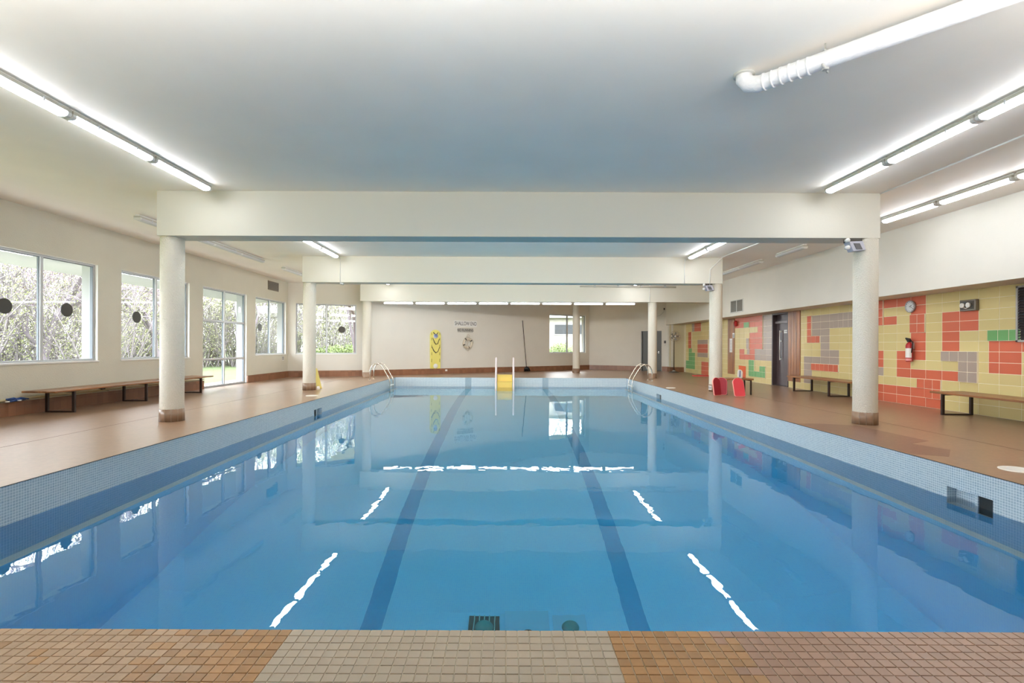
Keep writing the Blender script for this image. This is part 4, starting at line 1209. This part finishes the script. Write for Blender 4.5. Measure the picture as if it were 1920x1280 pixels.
def leaves(b, pts, n, spread, size, mt):
    for _ in range(n):
        p = random.choice(pts)
        c = Vector((p[0] + random.gauss(0, spread), p[1] + random.gauss(0, spread), p[2] + random.gauss(0, spread * .8)))
        a = Vector((random.gauss(0, 1), random.gauss(0, 1), random.gauss(0, 1))).normalized() * size
        d = a.orthogonal().normalized() * size * .7
        b.add([c - a, c + d, c + a, c - d], [(0, 1, 2, 3)], mt)
def make_tree(h, r, levels, mt, lm, nl, lsize, seed, spread=.35, lean=0.0, low=.25):
    random.seed(seed)
    b = MB(); tips = []
    def grow(p, d, ln, r, lv):
        pts = [p]; rs = [r]
        q = p; dd = d
        for k in range(3):
            dd = (dd + Vector((random.gauss(0, .16), random.gauss(0, .16), random.gauss(0, .10) + .04))).normalized()
            q = q + dd * ln / 3; pts.append(q); rs.append(r * (1 - .14 * (k + 1)))
        b.tube(pts, rs, mt, 7 if lv > 2 else (5 if lv > 1 else 3), caps=False)
        if lv <= 1: tips.extend(tuple(x) for x in pts[1:])
        if lv == 0: return
        for k in range(random.choice((2, 3, 3))):
            s = random.choice(pts[1:]) if k else pts[-1]
            ax = Vector((random.gauss(0, 1), random.gauss(0, 1), random.gauss(0, .5))).normalized()
            nd = (dd + ax * random.uniform(.5, 1.0)).normalized()
            grow(s, nd, ln * random.uniform(.62, .85), r * random.uniform(.5, .68), lv - 1)
    grow(Vector((0, 0, -.1)), Vector((lean, 0, 1)).normalized(), h * .42, r, levels)
    lf = MB(); leaves(lf, tips, nl, spread, lsize, lm)
    return b, lf
protos = []
specs = [(8.5, .17, 6, BARK, LPINK, 9000, .028, 3, .35), (7.0, .09, 5, BARKD, LGREEN, 5000, .045, 5, .55), (8.0, .11, 5, BARKD, LGREEN, 5000, .045, 8, .6), (6.0, .07, 5, BARK, LGREEN, 4000, .04, 12, .5), (9.0, .15, 6, BARK, LGREEN, 5000, .05, 21, .5)]
for (h, r, lv, mt, lm, nl, ls, sd, sp) in specs:
    b, lf = make_tree(h, r, lv, mt, lm, nl, ls, sd, sp)
    protos.append((b.mesh('tree_trunk'), lf.mesh('tree_foliage')))
def tree(k, x, y, s, rz, label, group=None, name='bare_tree'):
    t = thing(name, label, 'tree', (x, y, -.16), rz, group)
    t.scale = (s, s, s)
    link('branches', protos[k][0], t)
    f = link('foliage', protos[k][1], t); f['kind'] = 'stuff'
tree(0, -16.5, 17.8, 1.0, .6, 'large spreading grey tree with pink buds outside the nearest left window')
tree(0, -17.5, 14.2, 1.1, 2.4, 'second pink-budded spreading tree outside, at the left picture edge')
tree(0, -15.5, 22.0, .85, 4.2, 'pink-budded tree outside the second left window')
tree(4, -13.5, 25.5, .8, 1.2, 'thick trunked tree outside the glass garden door, at its upper left')
tree(4, -8.6, 29.0, .9, 3.3, 'thick dark trunk outside the far window behind the second left column')
random.seed(41)
def make_thicket(seed):
    random.seed(seed)
    b = MB(); tips = []
    for k in range(16):
        a = random.uniform(0, 2 * PI); q = random.uniform(0, 1.2)
        p = Vector((math.cos(a) * q, math.sin(a) * q, -.1)); d = Vector((math.cos(a) * .25, math.sin(a) * .25, 1)).normalized()
        r_ = random.uniform(.018, .04); pts = [p]; rs = [r_]
        for n_ in range(6):
            d = (d + Vector((random.gauss(0, .14), random.gauss(0, .14), .05))).normalized()
            p = p + d * random.uniform(.6, 1.0); pts.append(p); rs.append(r_ * (1 - .14 * (n_ + 1)))
            for m_ in range(3):
                dd = (d + Vector((random.gauss(0, .7), random.gauss(0, .7), random.gauss(.1, .4)))).normalized()
                e1 = p + dd * random.uniform(.4, .9); e2 = e1 + (dd + Vector((random.gauss(0, .4), random.gauss(0, .4), random.gauss(0, .3)))).normalized() * .5
                b.tube([p, e1, e2], [r_ * .45, r_ * .3, r_ * .15], BARKD, 3, caps=False); tips += [tuple(p), tuple(e1), tuple(e2), tuple((e1 + e2) / 2)]
        b.tube(pts, rs, BARKD, 4, caps=False)
    lf = MB(); leaves(lf, tips, 4200, .32, .024, LGREEN)
    return b.mesh('thicket_stems'), lf.mesh('thicket_foliage')
protos.append(make_thicket(17)); protos.append(make_thicket(29))
random.seed(5)
where = ['behind the nearest left window', 'behind the second left window', 'behind the glass garden door', 'behind the last left window', 'behind the far left window']
n_t = 0
for row, (dist, cnt_) in enumerate(((25.0, 14), (33.0, 15), (41.0, 16))):
    for k in range(cnt_):
        th = .27 + (1.18 - .27) * (k + random.uniform(.2, .8)) / cnt_
        dd = max(dist, 38.0 + 4 * row if th < .78 else 0) + random.uniform(-1.5, 1.5)
        y = dd / math.sqrt(1 + th * th); x = -th * y
        kk = random.choice((5, 6)) if row < 2 or random.random() < .6 else random.choice((1, 2, 3, 4))
        sc = random.uniform(.9, 1.25) if kk > 4 else random.uniform(.9, 1.2)
        tree(kk, x, y, sc * (1 + .12 * row), random.uniform(0, 6.28), 'slender leafing thicket tree in the woods beyond the lawn', 'thicket trees in the woods beyond the lawn', 'thicket_tree')
for k in range(26):
    th = .26 + .52 * (k + random.uniform(.1, .9)) / 26; dd = random.uniform(37, 47)
    y = dd / math.sqrt(1 + th * th)
    tree(random.choice((5, 6, 5, 6, 4)), -th * y, y, random.uniform(1.0, 1.3), random.uniform(0, 6.28), 'slender leafing thicket tree in the woods beyond the lawn', 'thicket trees in the woods beyond the lawn', 'thicket_tree')
for k in range(5):
    th = .03 + .045 * k; y = 52.0
    tree(random.choice((2, 4, 5)), th * y, y, 1.5, k * 1.3, 'tall bare tree behind the neighbouring building', 'trees behind the neighbouring building', 'tall_tree')
def hedge(x, y, w, d, h, n, label, mt=HEDGE):
    t = thing('hedge', label, 'hedge', (x, y, -.16))
    b = MB()
    for _ in range(n):
        a = random.uniform(0, 2 * PI); r_ = math.sqrt(random.random())
        px, py = math.cos(a) * w * r_, math.sin(a) * d * r_; pz = h * math.sqrt(max(0, 1 - r_ * r_)) * random.uniform(.3, 1) + random.gauss(0, .08)
        c = Vector((px, py, pz)); s_ = .045
        aa = Vector((random.gauss(0, 1), random.gauss(0, 1), random.gauss(0, 1))).normalized() * s_; dd = aa.orthogonal().normalized() * s_ * .7
        b.add([c - aa, c + dd, c + aa, c - dd], [(0, 1, 2, 3)], mt)
    obj('foliage', b, t)['kind'] = 'stuff'
    b = MB()
    for _ in range(14):
        a = random.uniform(0, 2 * PI); b.tube([(0, 0, 0), (math.cos(a) * w * .4, math.sin(a) * d * .4, h * .4), (math.cos(a) * w * .6, math.sin(a) * d * .6, h * .7)], [.03, .02, .01], BARKD, 5)
    obj('stems', b, t)
hedge(-9.2, 31.0, 4.5, 1.0, 1.5, 16000, 'bright green hedge below the trees outside the far left window')
hedge(3.6, 33.0, 1.5, .8, 1.7, 7000, 'rounded yellow-green bush before the neighbouring building')
hedge(6.5, 34.0, 1.2, .8, 1.3, 5000, 'smaller shrub right of the round bush by the neighbouring building')
